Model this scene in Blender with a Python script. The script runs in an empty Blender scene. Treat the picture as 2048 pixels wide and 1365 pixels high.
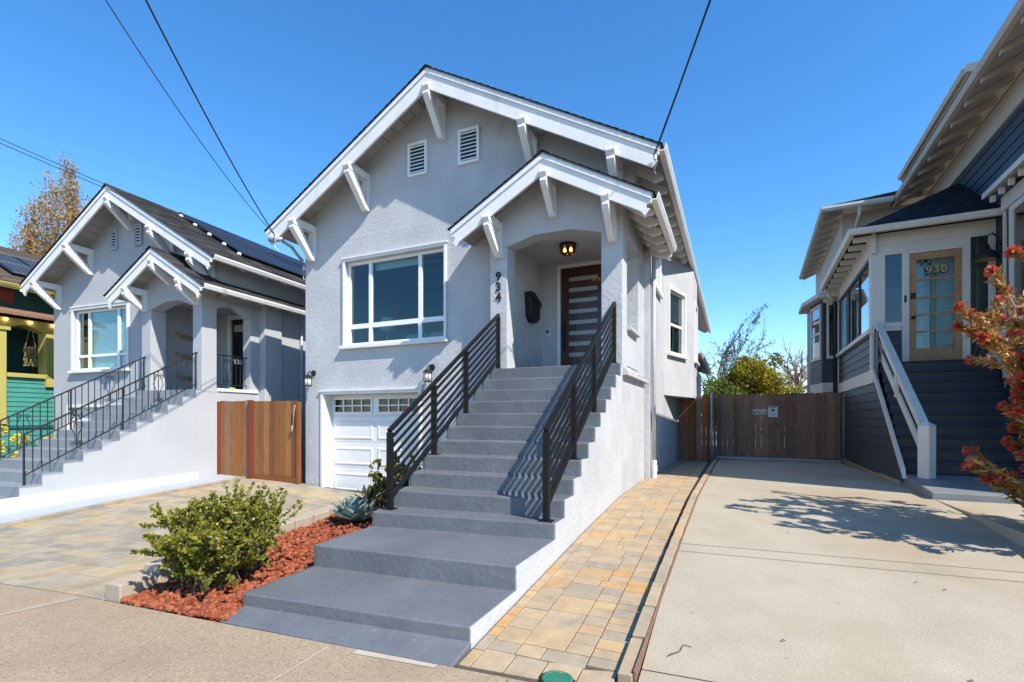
import bpy, math, random
import numpy as np
from mathutils import Vector, Matrix, noise
random.seed(7)
rad = math.radians
S = bpy.context.scene
# ---------------------------------------------------------------- camera
cam = bpy.data.cameras.new('camera'); co = bpy.data.objects.new('camera', cam)
S.collection.objects.link(co); S.camera = co
co.location = (0, 0, 1.55); co.rotation_euler = (rad(90), 0, rad(24.13))
cam.sensor_width = 36; cam.lens = 36*984.3/2048; cam.shift_y = 155.5/2048
cam.clip_start = .05; cam.clip_end = 2000
S.render.resolution_x = 1024; S.render.resolution_y = 682
# ---------------------------------------------------------------- light
SUN_EL, SUN_DX, SUN_DY = 46, .917, -.399          # the sun stands right of the street, a little in front
w = bpy.data.worlds.new('World'); S.world = w; w.use_nodes = True
nt = w.node_tree; nt.nodes.clear()
sky = nt.nodes.new('ShaderNodeTexSky'); sky.sky_type = 'NISHITA'; sky.sun_disc = False
sky.sun_elevation = rad(SUN_EL); sky.sun_rotation = math.atan2(SUN_DX, SUN_DY)
sky.air_density = 1.0; sky.dust_density = 0.0; sky.ozone_density = 4.0; sky.altitude = 50
hs = nt.nodes.new('ShaderNodeHueSaturation'); hs.inputs['Saturation'].default_value = 1.25; hs.inputs['Value'].default_value = 1.0
bg = nt.nodes.new('ShaderNodeBackground'); bg.inputs[1].default_value = .15
wo = nt.nodes.new('ShaderNodeOutputWorld')
nt.links.new(sky.outputs[0], hs.inputs['Color']); nt.links.new(hs.outputs[0], bg.inputs[0]); nt.links.new(bg.outputs[0], wo.inputs[0])
sl = bpy.data.lights.new('sun', 'SUN'); sl.energy = 4.1; sl.angle = rad(.5); sl.color = (1, .935, .83)
so = bpy.data.objects.new('sun', sl); S.collection.objects.link(so); so.location = (20, -9, 25)
el = rad(SUN_EL)
so.rotation_euler = Vector((SUN_DX*math.cos(el), SUN_DY*math.cos(el), math.sin(el))).to_track_quat('Z', 'Y').to_euler()
S.view_settings.view_transform = 'Standard'; S.view_settings.look = 'None'
S.view_settings.exposure = .88; S.view_settings.gamma = 1; S.view_settings.use_curve_mapping = False
# ---------------------------------------------------------------- materials
def lin(c): return tuple(c)+(1,)
def mat(name, col, rough=.7, var=.12, vs=3., bump=0., bs=40., metal=0., spec=.4, tones=None, bmode='noise', stretch=None, fine=0., fs=200., coat=0., detail=6, bdist=.01, clear=None, transl=0.):
    m = bpy.data.materials.new(name); m.use_nodes = True
    n = m.node_tree.nodes; l = m.node_tree.links; n.clear()
    out = n.new('ShaderNodeOutputMaterial'); b = n.new('ShaderNodeBsdfPrincipled')
    b.inputs['Roughness'].default_value = rough; b.inputs['Metallic'].default_value = metal
    b.inputs['Specular IOR Level'].default_value = spec; b.inputs['Coat Weight'].default_value = coat
    tc = n.new('ShaderNodeTexCoord'); src = tc.outputs['Object']
    if stretch:
        mp = n.new('ShaderNodeMapping'); mp.inputs['Scale'].default_value = stretch
        l.new(src, mp.inputs[0]); src = mp.outputs[0]
    if tones:
        at = n.new('ShaderNodeAttribute'); at.attribute_name = 'tone'
        rp = n.new('ShaderNodeValToRGB'); e = rp.color_ramp.elements
        rp.color_ramp.interpolation = 'LINEAR'
        while len(e) < len(tones): e.new(.5)
        for i, t in enumerate(tones): e[i].position = i/(len(tones)-1); e[i].color = lin(t)
        l.new(at.outputs['Fac'], rp.inputs[0]); base = rp.outputs[0]
    else:
        rg = n.new('ShaderNodeRGB'); rg.outputs[0].default_value = lin(col); base = rg.outputs[0]
    def mulnoise(base, amt, scale, det):
        no = n.new('ShaderNodeTexNoise'); no.inputs['Scale'].default_value = scale; no.inputs['Detail'].default_value = det
        no.inputs['Roughness'].default_value = .6
        l.new(src, no.inputs['Vector'])
        mr = n.new('ShaderNodeMapRange'); mr.inputs[1].default_value = .25; mr.inputs[2].default_value = .75
        mr.inputs[3].default_value = 1-amt; mr.inputs[4].default_value = 1+amt; l.new(no.outputs['Fac'], mr.inputs[0])
        vm = n.new('ShaderNodeVectorMath'); vm.operation = 'SCALE'; l.new(base, vm.inputs[0]); l.new(mr.outputs[0], vm.inputs['Scale'])
        return vm.outputs[0]
    if var: base = mulnoise(base, var, vs, detail)
    if fine: base = mulnoise(base, fine, fs, 2)
    if clear: base = clear(n, l, src, base)
    l.new(base, b.inputs['Base Color'])
    if bump:
        if bmode == 'voronoi':
            t = n.new('ShaderNodeTexVoronoi'); t.inputs['Scale'].default_value = bs; h = t.outputs['Distance']
        else:
            t = n.new('ShaderNodeTexNoise'); t.inputs['Scale'].default_value = bs; t.inputs['Detail'].default_value = 5; h = t.outputs['Fac']
        l.new(src, t.inputs['Vector'])
        bp = n.new('ShaderNodeBump'); bp.inputs['Strength'].default_value = bump; bp.inputs['Distance'].default_value = bdist
        l.new(h, bp.inputs['Height']); l.new(bp.outputs[0], b.inputs['Normal'])
    sh = b.outputs[0]
    if transl:
        tr = n.new('ShaderNodeBsdfTranslucent'); l.new(base, tr.inputs[0])
        mx = n.new('ShaderNodeMixShader'); mx.inputs[0].default_value = transl; l.new(sh, mx.inputs[1]); l.new(tr.outputs[0], mx.inputs[2]); sh = mx.outputs[0]
    l.new(sh, out.inputs[0])
    return m
def glass(name, tint, refl=.12, rough=.02):
    m = bpy.data.materials.new(name); m.use_nodes = True
    n = m.node_tree.nodes; l = m.node_tree.links; n.clear()
    out = n.new('ShaderNodeOutputMaterial'); tr = n.new('ShaderNodeBsdfTransparent'); tr.inputs[0].default_value = lin(tint)
    gl = n.new('ShaderNodeBsdfGlossy'); gl.inputs['Roughness'].default_value = rough; gl.inputs[0].default_value = (.95, .98, 1, 1)
    fr = n.new('ShaderNodeLayerWeight'); fr.inputs[0].default_value = .5
    pw = n.new('ShaderNodeMath'); pw.operation = 'POWER'; pw.inputs[1].default_value = 4.; l.new(fr.outputs['Facing'], pw.inputs[0])
    ad = n.new('ShaderNodeMath'); ad.operation = 'ADD'; ad.inputs[1].default_value = refl; ad.use_clamp = True
    mx = n.new('ShaderNodeMixShader'); l.new(pw.outputs[0], ad.inputs[0]); l.new(ad.outputs[0], mx.inputs[0])
    l.new(tr.outputs[0], mx.inputs[1]); l.new(gl.outputs[0], mx.inputs[2]); l.new(mx.outputs[0], out.inputs[0])
    return m
def emis(name, col, s):
    m = bpy.data.materials.new(name); m.use_nodes = True; n = m.node_tree.nodes; n.clear()
    o = n.new('ShaderNodeOutputMaterial'); e = n.new('ShaderNodeEmission'); e.inputs[0].default_value = lin(col); e.inputs[1].default_value = s
    m.node_tree.links.new(e.outputs[0], o.inputs[0]); return m
def stain(col, amt, scale, lo=.5, hi=.7):
    def f(n, l, src, base):
        no = n.new('ShaderNodeTexNoise'); no.inputs['Scale'].default_value = scale; no.inputs['Detail'].default_value = 5; l.new(src, no.inputs['Vector'])
        mr = n.new('ShaderNodeMapRange'); mr.inputs[1].default_value = lo; mr.inputs[2].default_value = hi; mr.inputs[3].default_value = 0; mr.inputs[4].default_value = amt
        l.new(no.outputs['Fac'], mr.inputs[0])
        mx = n.new('ShaderNodeMix'); mx.data_type = 'RGBA'; l.new(mr.outputs[0], mx.inputs[0]); l.new(base, mx.inputs[6]); mx.inputs[7].default_value = lin(col)
        return mx.outputs[2]
    return f
def speckle(cols, scale, amt):
    # small pebbles of several colours showing in the surface
    def f(n, l, src, base):
        v = n.new('ShaderNodeTexVoronoi'); v.inputs['Scale'].default_value = scale; l.new(src, v.inputs['Vector'])
        sp = n.new('ShaderNodeSeparateColor'); l.new(v.outputs['Color'], sp.inputs[0])
        rp = n.new('ShaderNodeValToRGB'); e = rp.color_ramp.elements
        while len(e) < len(cols): e.new(.5)
        for i, t in enumerate(cols): e[i].position = i/(len(cols)-1); e[i].color = lin(t)
        l.new(sp.outputs[0], rp.inputs[0])
        mx = n.new('ShaderNodeMix'); mx.data_type = 'RGBA'; mx.inputs[0].default_value = amt; l.new(base, mx.inputs[6]); l.new(rp.outputs[0], mx.inputs[7])
        return mx.outputs[2]
    return f
K = {}
K['stucco'] = mat('stucco', (.465, .47, .478), .85, .10, 1.3, .5, 15, spec=.2, fine=.05, fs=60, bdist=.02, clear=lambda n, l, s, b: stain((.54, .545, .55), .45, 3.2, .55, .8)(n, l, s, stain((.36, .37, .395), .55, .9)(n, l, s, b)))
K['stucco_b'] = mat('stucco_neighbour', (.41, .42, .435), .85, .06, 1.1, .3, 14, spec=.2, fine=.04, fs=60, bdist=.01, clear=stain((.35, .37, .41), .4, .8))
K['white'] = mat('white_paint', (.72, .715, .70), .55, .06, 4, .2, 24, clear=stain((.5, .47, .42), .45, 3.2, .55, .78), stretch=(1, 1, .6))
K['vinyl'] = mat('white_vinyl', (.78, .78, .77), .35, .02, 4)
K['soffit'] = mat('soffit_boards', (.36, .335, .305), .7, .22, 6, .2, 30, stretch=(1, .3, 1))
K['basewhite'] = mat('white_masonry_paint', (.68, .68, .67), .7, .05, 3, .4, 12)
K['step'] = mat('grey_step_paint', (.122, .130, .143), .45, .13, 2.2, .45, 17, spec=.5, fine=.06, fs=30, bdist=.014, clear=lambda n, l, s, b: stain((.26, .26, .26), .5, 38, .66, .74)(n, l, s, stain((.165, .172, .185), .7, 1.6, .48, .75)(n, l, s, b)))
K['step_b'] = mat('grey_porch_paint', (.22, .235, .255), .55, .1, 2, .3, 20)
K['metal'] = mat('black_metal', (.008, .0078, .0078), .45, .2, 10, spec=.28, bump=.05, bs=120)
K['iron'] = mat('black_iron', (.012, .012, .014), .5, .2, 20)
K['bronze'] = mat('dark_bronze', (.028, .02, .016), .45, .3, 30, metal=.3)
K['shingle'] = mat('asphalt_shingle', None, .95, .25, 30, .4, 150, tones=[(.022, .022, .024), (.06, .058, .056), (.035, .035, .038), (.09, .083, .076)], spec=.1)
K['shingle_br'] = mat('brown_shingle', None, .95, .25, 30, .4, 150, tones=[(.07, .055, .042), (.13, .1, .075), (.09, .072, .06), (.17, .135, .1)], spec=.1)
K['shingle_bk'] = mat('charcoal_shingle', None, .9, .25, 30, .4, 150, tones=[(.012, .013, .016), (.028, .03, .036), (.018, .019, .023)], spec=.2)
K['glass'] = glass('window_glass', (.74, .84, .83), .05)
K['glass_dk'] = glass('dark_glass', (.5, .58, .56), .06)
K['glass_gar'] = glass('garage_glass', (.2, .22, .2), .05)
K['glass_fr'] = mat('frosted_glass', (.33, .35, .35), .25, .05, 3, spec=.6)
K['lampglass'] = mat('seeded_lamp_glass', (.75, .72, .66), .3, .1, 40, spec=.6)
K['room'] = mat('room_wall', (.36, .37, .36), .9, .03, 1)
K['roomdk'] = mat('dark_room', (.05, .055, .06), .9, .1, 1)
K['linen'] = mat('linen', (.6, .58, .53), .9, .06, 5)
K['door'] = mat('mahogany_door', (.05, .014, .01), .35, .3, 4, .1, 30, stretch=(8, 8, .8), coat=.3)
K['garage'] = mat('garage_door_paint', (.70, .70, .68), .45, .03, 3, .05, 60)
K['cedar'] = mat('cedar_board', None, .75, .35, 6, .35, 30, tones=[(.20, .075, .026), (.27, .115, .04), (.15, .062, .026), (.31, .145, .058)], stretch=(9, 9, .7), spec=.2)
K['olderwood'] = mat('weathered_board', None, .85, .4, 6, .4, 30, tones=[(.22, .13, .085), (.30, .19, .12), (.18, .11, .077), (.27, .15, .085)], stretch=(9, 9, .7), spec=.15)
K['redwood'] = mat('redwood_post', (.15, .035, .018), .7, .25, 5, .2, 30, stretch=(8, 8, .8))
K['rope'] = mat('rope', (.34, .29, .23), .9, .2, 80)
K['paver'] = mat('paver', None, .85, .16, 7, .3, 90, fine=.1, fs=130, spec=.2, tones=[(.31, .255, .185), (.41, .305, .19), (.30, .25, .185), (.43, .30, .16), (.37, .285, .19), (.45, .27, .12), (.34, .275, .19)], clear=stain((.20, .175, .14), .45, 4.5, .55, .74))
K['paver_l'] = mat('driveway_paver', None, .85, .16, 5, .3, 90, fine=.1, fs=130, spec=.2, tones=[(.33, .285, .215), (.39, .315, .205), (.26, .235, .19), (.40, .30, .17), (.36, .305, .22), (.30, .265, .205)], clear=stain((.19, .175, .155), .65, 3.5, .5, .72))
K['sand'] = mat('joint_sand', (.085, .068, .05), .95, .3, 30, .3, 60)
K['concrete'] = mat('driveway_concrete', (.375, .325, .245), .85, .12, 1.1, .3, 70, fine=.14, fs=85, spec=.25, clear=lambda n, l, s, b: stain((.13, .11, .085), .55, 7.5, .70, .76)(n, l, s, stain((.26, .225, .17), .5, 1.7, .55, .78)(n, l, s, stain((.33, .245, .15), .8, .5, .48, .68)(n, l, s, b))))
K['sidewalk'] = mat('sidewalk_aggregate', (.34, .255, .165), .9, .16, .9, .5, 160, bmode='voronoi', bdist=.006, fine=.1, fs=90, spec=.2, clear=lambda n, l, s, b: stain((.20, .155, .11), .5, .8, .5, .72)(n, l, s, speckle([(.12, .095, .07), (.29, .225, .16), (.40, .315, .23), (.30, .23, .16), (.55, .44, .32)], 100, .42)(n, l, s, b)))
K['sidewalk_sm'] = mat('smooth_sidewalk_concrete', (.36, .295, .21), .85, .12, 1.2, .3, 120, fine=.1, fs=120, clear=speckle([(.22, .18, .13), (.36, .295, .21), (.42, .345, .255)], 120, .35))
K['patch'] = mat('mortar_patch', (.43, .365, .285), .9, .1, 8, .3, 50)
K['padgrey'] = mat('pad_paint', (.19, .20, .205), .5, .1, 3, .3, 25, fine=.05)
K['lot'] = mat('painted_slab', (.36, .385, .42), .7, .08, 2, .2, 40)
K['asphalt'] = mat('asphalt', (.05, .05, .052), .9, .15, 3, .3, 200)
K['earth'] = mat('earth', (.16, .13, .09), .95, .25, 2, .3, 20)
K['lava'] = mat('lava_rock', None, .9, .25, 30, .6, 60, tones=[(.21, .05, .022), (.31, .085, .04), (.15, .038, .02), (.36, .12, .06), (.26, .075, .036)], spec=.15)
K['block'] = mat('retaining_block', (.38, .31, .235), .95, .1, 6, .5, 120, bdist=.006, fine=.12, fs=160)
K['leaf'] = mat('shrub_leaf', None, .45, .1, 20, tones=[(.06, .085, .012), (.19, .205, .022), (.31, .29, .035), (.10, .125, .015), (.44, .37, .07)], spec=.5, transl=.3)
K['leaf2'] = mat('small_shrub_leaf', None, .45, .1, 20, tones=[(.05, .075, .015), (.13, .14, .02), (.24, .2, .04), (.2, .12, .04)], spec=.5, transl=.25)
K['agave'] = mat('agave_leaf', None, .55, .12, 8, tones=[(.17, .225, .20), (.235, .29, .255), (.20, .255, .235)], spec=.35, bump=.1, bs=20)
K['aloe'] = mat('aloe_leaf', None, .5, .12, 8, tones=[(.07, .11, .025), (.14, .18, .04), (.2, .2, .06)], spec=.4)
K['protea'] = mat('protea_leaf', None, .45, .1, 20, tones=[(.22, .11, .035), (.42, .23, .045), (.32, .12, .045), (.48, .32, .07), (.2, .19, .05)], spec=.45, transl=.25)
K['bract'] = mat('protea_bract', None, .4, .1, 20, tones=[(.50, .04, .04), (.68, .11, .07), (.58, .06, .06), (.68, .34, .10)], spec=.45, transl=.3)
K['yellowtree'] = mat('yellow_foliage', None, .6, .1, 5, tones=[(.10, .13, .015), (.30, .25, .015), (.45, .34, .02), (.05, .08, .014), (.38, .24, .02)], spec=.3, transl=.35)
K['greentree'] = mat('green_foliage', None, .6, .1, 5, tones=[(.04, .09, .015), (.12, .18, .02), (.025, .05, .012), (.2, .24, .03)], spec=.3, transl=.3)
K['bluetree'] = mat('grey_green_needles', None, .7, .1, 5, tones=[(.09, .14, .12), (.14, .19, .14), (.06, .10, .08)], spec=.2, transl=.2)
K['orangetree'] = mat('orange_foliage', None, .6, .1, 5, tones=[(.46, .29, .12), (.52, .34, .16), (.38, .23, .10), (.30, .26, .11), (.52, .38, .22)], spec=.2, transl=.35)
K['bark'] = mat('bark', (.16, .115, .085), .9, .3, 8, .4, 30)
K['barkred'] = mat('pale_twigs', (.26, .17, .125), .9, .3, 8)
K['navy'] = mat('navy_siding', (.044, .049, .062), .5, .1, 4, .12, 40, stretch=(1, 1, 6))
K['navystep'] = mat('navy_step_paint', (.027, .032, .045), .42, .1, 4)
K['offwhite'] = mat('cream_trim', (.62, .59, .53), .5, .06, 3, .1, 30)
K['greysoffit'] = mat('greige_soffit', (.47, .42, .36), .7, .08, 4)
K['woodoor'] = mat('oak_door', (.36, .20, .09), .5, .3, 5, .15, 30, stretch=(6, 6, .8))
K['curtain'] = mat('curtain', (.62, .6, .56), .9, .08, 3)
K['gold'] = mat('brass', (.42, .31, .13), .4, .1, 10, metal=.3)
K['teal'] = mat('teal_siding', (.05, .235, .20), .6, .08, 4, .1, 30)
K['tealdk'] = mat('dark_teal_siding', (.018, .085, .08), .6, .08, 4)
K['yellow'] = mat('yellow_trim', (.40, .35, .095), .55, .06, 4)
K['reddoor'] = mat('brick_red_door', (.2, .045, .025), .5, .2, 5)
K['terracotta'] = mat('terracotta', (.5, .22, .11), .8, .15, 20)
K['solar'] = mat('solar_panel', (.014, .014, .02), .42, .1, 10, spec=.35)
K['solargrid'] = mat('solar_grid', (.42, .42, .44), .4, .05, 5)
K['galv'] = mat('grey_conduit', (.33, .34, .36), .45, .1, 20, metal=.4)
K['darkpipe'] = mat('charcoal_downspout', (.026, .029, .037), .5, .1, 20)
K['pvc'] = mat('white_pvc', (.7, .7, .68), .4, .05, 10)
K['green'] = mat('green_lid', (.03, .16, .10), .5, .15, 15, .3, 60)
K['wire'] = mat('cable', (.014, .014, .016), .6, .1, 5)
K['signw'] = mat('sign_white', (.62, .62, .6), .5, .05, 20)
K['signp'] = mat('sign_faded_red', (.22, .075, .085), .55, .1, 20)
K['signk'] = mat('sign_black', (.016, .016, .018), .6, .1, 20)
K['bulb'] = emis('warm_filament', (1, .62, .25), 9)
K['downlight'] = emis('warm_downlight', (1, .72, .4), 5)
K['driftwood'] = mat('driftwood', (.28, .165, .085), .85, .3, 12, .3, 40)
K['flower'] = mat('yellow_flower', None, .6, .1, 10, tones=[(.72, .60, .02), (.8, .68, .06), (.62, .5, .02)], transl=.25)
K['dryplant'] = mat('trailing_plant', None, .8, .1, 10, tones=[(.3, .29, .1), (.42, .37, .17), (.2, .22, .07)], transl=.25)
K['blind'] = mat('window_blind', (.72, .75, .76), .6, .04, 3)
K['dogtoy'] = mat('lime_plastic', (.25, .75, .05), .5, .1, 10)
# ---------------------------------------------------------------- mesh helpers
ROT = {'A': (1., 0.), 'B': (math.cos(rad(4.19)), math.sin(rad(4.19))), 'C': (math.cos(rad(-2.07)), math.sin(rad(-2.07)))}
def W(fr, x, y, z=0.):
    c, s = ROT[fr]; return (x*c-y*s, x*s+y*c, z)
class MB:
    def __init__(s, fr='A'): s.v = []; s.f = []; s.t = []; s.fr = fr; s.tone = 0.
    def face(s, pts, tone=None):
        k = len(s.v); s.v += [tuple(p) for p in pts]; s.f.append(tuple(range(k, k+len(pts)))); s.t.append(s.tone if tone is None else tone)
    def hexa(s, p):          # p: 8 corners, bottom 4 ccw then top 4 ccw
        k = len(s.v); s.v += [tuple(q) for q in p]
        for f in ((3, 2, 1, 0), (4, 5, 6, 7), (0, 1, 5, 4), (1, 2, 6, 5), (2, 3, 7, 6), (3, 0, 4, 7)):
            s.f.append(tuple(k+i for i in f)); s.t.append(s.tone)
        return s
    def box(s, x0, x1, y0, y1, z0, z1):
        return s.hexa([(x0, y0, z0), (x1, y0, z0), (x1, y1, z0), (x0, y1, z0), (x0, y0, z1), (x1, y0, z1), (x1, y1, z1), (x0, y1, z1)])
    def prism(s, poly, axis, a, b):    # poly: 2-d points, extruded along axis from a to b
        def P(q, h):
            return {'x': (h, q[0], q[1]), 'y': (q[0], h, q[1]), 'z': (q[0], q[1], h)}[axis]
        n = len(poly); k = len(s.v)
        s.v += [P(q, a) for q in poly]+[P(q, b) for q in poly]
        s.f.append(tuple(range(k+n-1, k-1, -1))); s.f.append(tuple(range(k+n, k+2*n))); s.t += [s.tone]*2
        for i in range(n):
            j = (i+1) % n; s.f.append((k+i, k+j, k+n+j, k+n+i)); s.t.append(s.tone)
        return s
    def beam(s, p, q, wd, ht, up=(0, 0, 1)):
        p = Vector(p); q = Vector(q); d = (q-p).normalized(); u = Vector(up)
        r = d.cross(u)
        if r.length < 1e-4: r = d.cross(Vector((0, 1, 0)))
        r.normalize(); u = r.cross(d).normalized(); r *= wd/2; u *= ht/2
        return s.hexa([p-r-u, p+r-u, q+r-u, q-r-u, p-r+u, p+r+u, q+r+u, q-r+u])
    def tube(s, path, r, n=8, cap=True):
        path = [Vector(p) for p in path]; m = len(path); rs = r if isinstance(r, (list, tuple)) else [r]*m
        k = len(s.v); pu = None
        for i, p in enumerate(path):
            d = (path[min(i+1, m-1)]-path[max(i-1, 0)]).normalized()
            if pu is None: pu = d.orthogonal().normalized()
            else: pu = (pu-d*pu.dot(d)); pu = pu.normalized() if pu.length > 1e-5 else d.orthogonal().normalized()
            v = d.cross(pu)
            for j in range(n):
                a = 2*math.pi*j/n; s.v.append(tuple(p+(pu*math.cos(a)+v*math.sin(a))*rs[i]))
        for i in range(m-1):
            for j in range(n):
                a = k+i*n+j; b = k+i*n+(j+1) % n; s.f.append((a, b, b+n, a+n)); s.t.append(s.tone)
        if cap:
            s.f.append(tuple(k+j for j in range(n-1, -1, -1))); s.f.append(tuple(k+(m-1)*n+j for j in range(n))); s.t += [s.tone]*2
        return s
    def lathe(s, c, prof, n=16):       # prof: (radius, height) pairs above point c
        k = len(s.v); m = len(prof)
        for r, h in prof:
            for j in range(n):
                a = 2*math.pi*j/n; s.v.append((c[0]+r*math.cos(a), c[1]+r*math.sin(a), c[2]+h))
        for i in range(m-1):
            for j in range(n):
                a = k+i*n+j; b = k+i*n+(j+1) % n; s.f.append((a, b, b+n, a+n)); s.t.append(s.tone)
        s.f.append(tuple(k+j for j in range(n-1, -1, -1))); s.f.append(tuple(k+(m-1)*n+j for j in range(n))); s.t += [s.tone]*2
        return s
COL = S.collection
ROOT = {}                   # object -> world position of its thing's origin
def build(name, mb, m, parent=None, bevel=0., smooth=False, seg=2, label=None):
    c, sn = ROT[mb.fr]
    v = np.array(mb.v, dtype=np.float64).reshape(-1, 3)
    x = v[:, 0]*c-v[:, 1]*sn; y = v[:, 0]*sn+v[:, 1]*c; v = np.stack([x, y, v[:, 2]], 1)
    if parent is not None: org = ROOT[parent.name]
    else: org = Vector((float((v[:, 0].min()+v[:, 0].max())/2), float((v[:, 1].min()+v[:, 1].max())/2), float(v[:, 2].min())))
    me = bpy.data.meshes.new(name); me.from_pydata((v-np.array(org)).tolist(), [], mb.f)
    at = me.attributes.new('tone', 'FLOAT', 'FACE'); at.data.foreach_set('value', np.array(mb.t, dtype=np.float32))
    me.materials.append(K[m] if isinstance(m, str) else m); me.validate(); me.update()
    if smooth: me.shade_smooth()
    o = bpy.data.objects.new(name, me); COL.objects.link(o)
    if parent is not None: o.parent = parent
    else: o.location = org
    ROOT[o.name] = org
    if bevel:
        b = o.modifiers.new('bevel', 'BEVEL'); b.width = bevel; b.segments = seg; b.limit_method = 'ANGLE'; b.angle_limit = rad(40)
    if label: o['label'] = label
    return o
def tag(o, label, cat, group=None):
    o['label'] = label; o['category'] = cat
    if group: o['group'] = group
    return o
def thing(name, label, cat, loc, fr='A', group=None):
    o = bpy.data.objects.new(name, None); COL.objects.link(o); o.empty_display_size = .2
    o.location = W(fr, *loc); ROOT[o.name] = Vector(o.location); return tag(o, label, cat, group)
def struct(name, mb, m, parent=None, **k):
    o = build(name, mb, m, parent, **k); o['kind'] = 'structure'; return o
def bx(fr, *a): return MB(fr).box(*a)
def text_mesh(body, size, depth, bold=0.):
    cu = bpy.data.curves.new('t', 'FONT'); cu.body = body; cu.size = size; cu.extrude = depth; cu.offset = bold; cu.align_x = 'CENTER'; cu.resolution_u = 4
    ob = bpy.data.objects.new('t', cu); COL.objects.link(ob)
    me = bpy.data.meshes.new_from_object(ob.evaluated_get(bpy.context.evaluated_depsgraph_get()))
    vs = [tuple(v.co) for v in me.vertices]; fs = [tuple(p.vertices) for p in me.polygons]
    bpy.data.objects.remove(ob); bpy.data.curves.remove(cu); bpy.data.meshes.remove(me)
    return vs, fs
def text(name, body, size, m, pos, fr='A', parent=None, depth=.006, bold=0., sx=1., rot=0.):
    # upright lettering facing the street at pos (its base line centre)
    vs, fs = text_mesh(body, size, depth, bold); mb = MB(fr)
    mb.v = [(pos[0]+x*sx, pos[1]-z, pos[2]+y) for x, y, z in vs]; mb.f = fs; mb.t = [0]*len(fs)
    return build(name, mb, m, parent)
def wallY(mb, y, x0, x1, z0, z1, holes, depth, top=None):
    # a wall facing the street in the plane y with rectangular holes and their reveals; top: extra polygon points above z1
    xs = sorted({x0, x1, *[h[0] for h in holes], *[h[1] for h in holes]}); zs = sorted({z0, z1, *[h[2] for h in holes], *[h[3] for h in holes]})
    for a, b in zip(xs, xs[1:]):
        for c, d in zip(zs, zs[1:]):
            if any(h[0] <= a and b <= h[1] and h[2] <= c and d <= h[3] for h in holes): continue
            mb.face([(a, y, c), (b, y, c), (b, y, d), (a, y, d)])
    for a, b, c, d in holes:
        e = y+depth
        mb.face([(a, y, c), (a, y, d), (a, e, d), (a, e, c)]); mb.face([(b, y, c), (b, e, c), (b, e, d), (b, y, d)])
        mb.face([(a, y, d), (b, y, d), (b, e, d), (a, e, d)]); mb.face([(a, y, c), (a, e, c), (b, e, c), (b, y, c)])
    if top: mb.face([(x0, y, z1)]+[(x1, y, z1)]+[(p[0], y, p[1]) for p in top])
def wallX(mb, x, y0, y1, z0, z1, holes, depth):
    ys = sorted({y0, y1, *[h[0] for h in holes], *[h[1] for h in holes]}); zs = sorted({z0, z1, *[h[2] for h in holes], *[h[3] for h in holes]})
    for a, b in zip(ys, ys[1:]):
        for c, d in zip(zs, zs[1:]):
            if any(h[0] <= a and b <= h[1] and h[2] <= c and d <= h[3] for h in holes): continue
            mb.face([(x, a, c), (x, b, c), (x, b, d), (x, a, d)])
    for a, b, c, d in holes:
        e = x+depth
        mb.face([(x, a, c), (x, a, d), (e, a, d), (e, a, c)]); mb.face([(x, b, c), (e, b, c), (e, b, d), (x, b, d)])
        mb.face([(x, a, d), (x, b, d), (e, b, d), (e, a, d)]); mb.face([(x, a, c), (e, a, c), (e, b, c), (x, b, c)])
def lerp(tab, x):
    if x <= tab[0][0]: return tab[0][1]
    for (a, b), (c, d) in zip(tab, tab[1:]):
        if x <= c: return b+(d-b)*(x-a)/(c-a)
    return tab[-1][1]
# heights of the ground
GR = [(2.7, 0), (3.66, .075), (5.74, .24), (7.7, .355), (10, .365), (15, .33), (17, .3)]
def g_right(x, y): return lerp(GR, y)                       # side path and drive, frame A
def g_left(x, y):                                           # left drive, frame B
    zl = lerp([(2.77, -.13), (4.4, -.08), (6, .035), (8.7, .17)], y); zr = lerp([(2.77, 0), (8.5, -.1)], y)
    t = min(1, max(0, (x+5.2)/(-9.75+5.2))); t = t*t*(3-2*t) if y > 6 else t
    return zr+(zl-zr)*t
def g_walk(x, y): return -.03*max(0, -5.2-x)-.004 if x < -5.2 else -.004
# ---------------------------------------------------------------- ground, sidewalk, drives
def sheet(fr, xs, ys, zf):
    mb = MB(fr); k = len(ys)
    for x in xs:
        for y in ys: mb.v.append((x, y, zf(x, y)))
    for i in range(len(xs)-1):
        for j in range(k-1): mb.f.append((i*k+j, (i+1)*k+j, (i+1)*k+j+1, i*k+j+1)); mb.t.append(0)
    return mb
def rng(a, b, n): return [a+(b-a)*i/n for i in range(n+1)]
struct('ground', bx('A', -600, 600, -500, 900, -1.2, -.9), 'earth')
struct('road', sheet('B', [-80, 80], [-12, -2.6], lambda x, y: -.16+(x < 0)*x*.03*0), 'asphalt')
struct('kerb', bx('B', -80, 80, -2.6, -2.42, -.6, -.02), 'concrete', bevel=.02)
sw = struct('sidewalk', sheet('B', [-80, -10, -5.2, 80], [-2.42, 2.765], g_walk), 'sidewalk')
# smoother drive apron on the left and tooled joints
def walkpatch(name, pts, m, h=.004):
    mb = MB('B'); mb.face([(x, y, g_walk(x, y)+h) for x, y in pts]); return build(name, mb, m, sw)
walkpatch('apron', [(-12, 1.3), (-5.35, 1.55), (-4.95, 2.73), (-12, 2.73)], 'sidewalk_sm')
for x in (-1.02, 2.9): walkpatch('joint', [(x-.004, -2.4), (x+.004, -2.4), (x+.004, 2.74), (x-.004, 2.74)], 'sand')
walkpatch('mortar_smear', [(-2.34, 1.6), (-2.332, 1.6), (-2.31, 2.72), (-2.325, 2.72)], 'patch')
walkpatch('mortar_smear', [(-2.1, 2.70), (-1.5, 2.715), (-1.5, 2.755), (-1.75, 2.76), (-2.1, 2.757)], 'patch')
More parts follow.
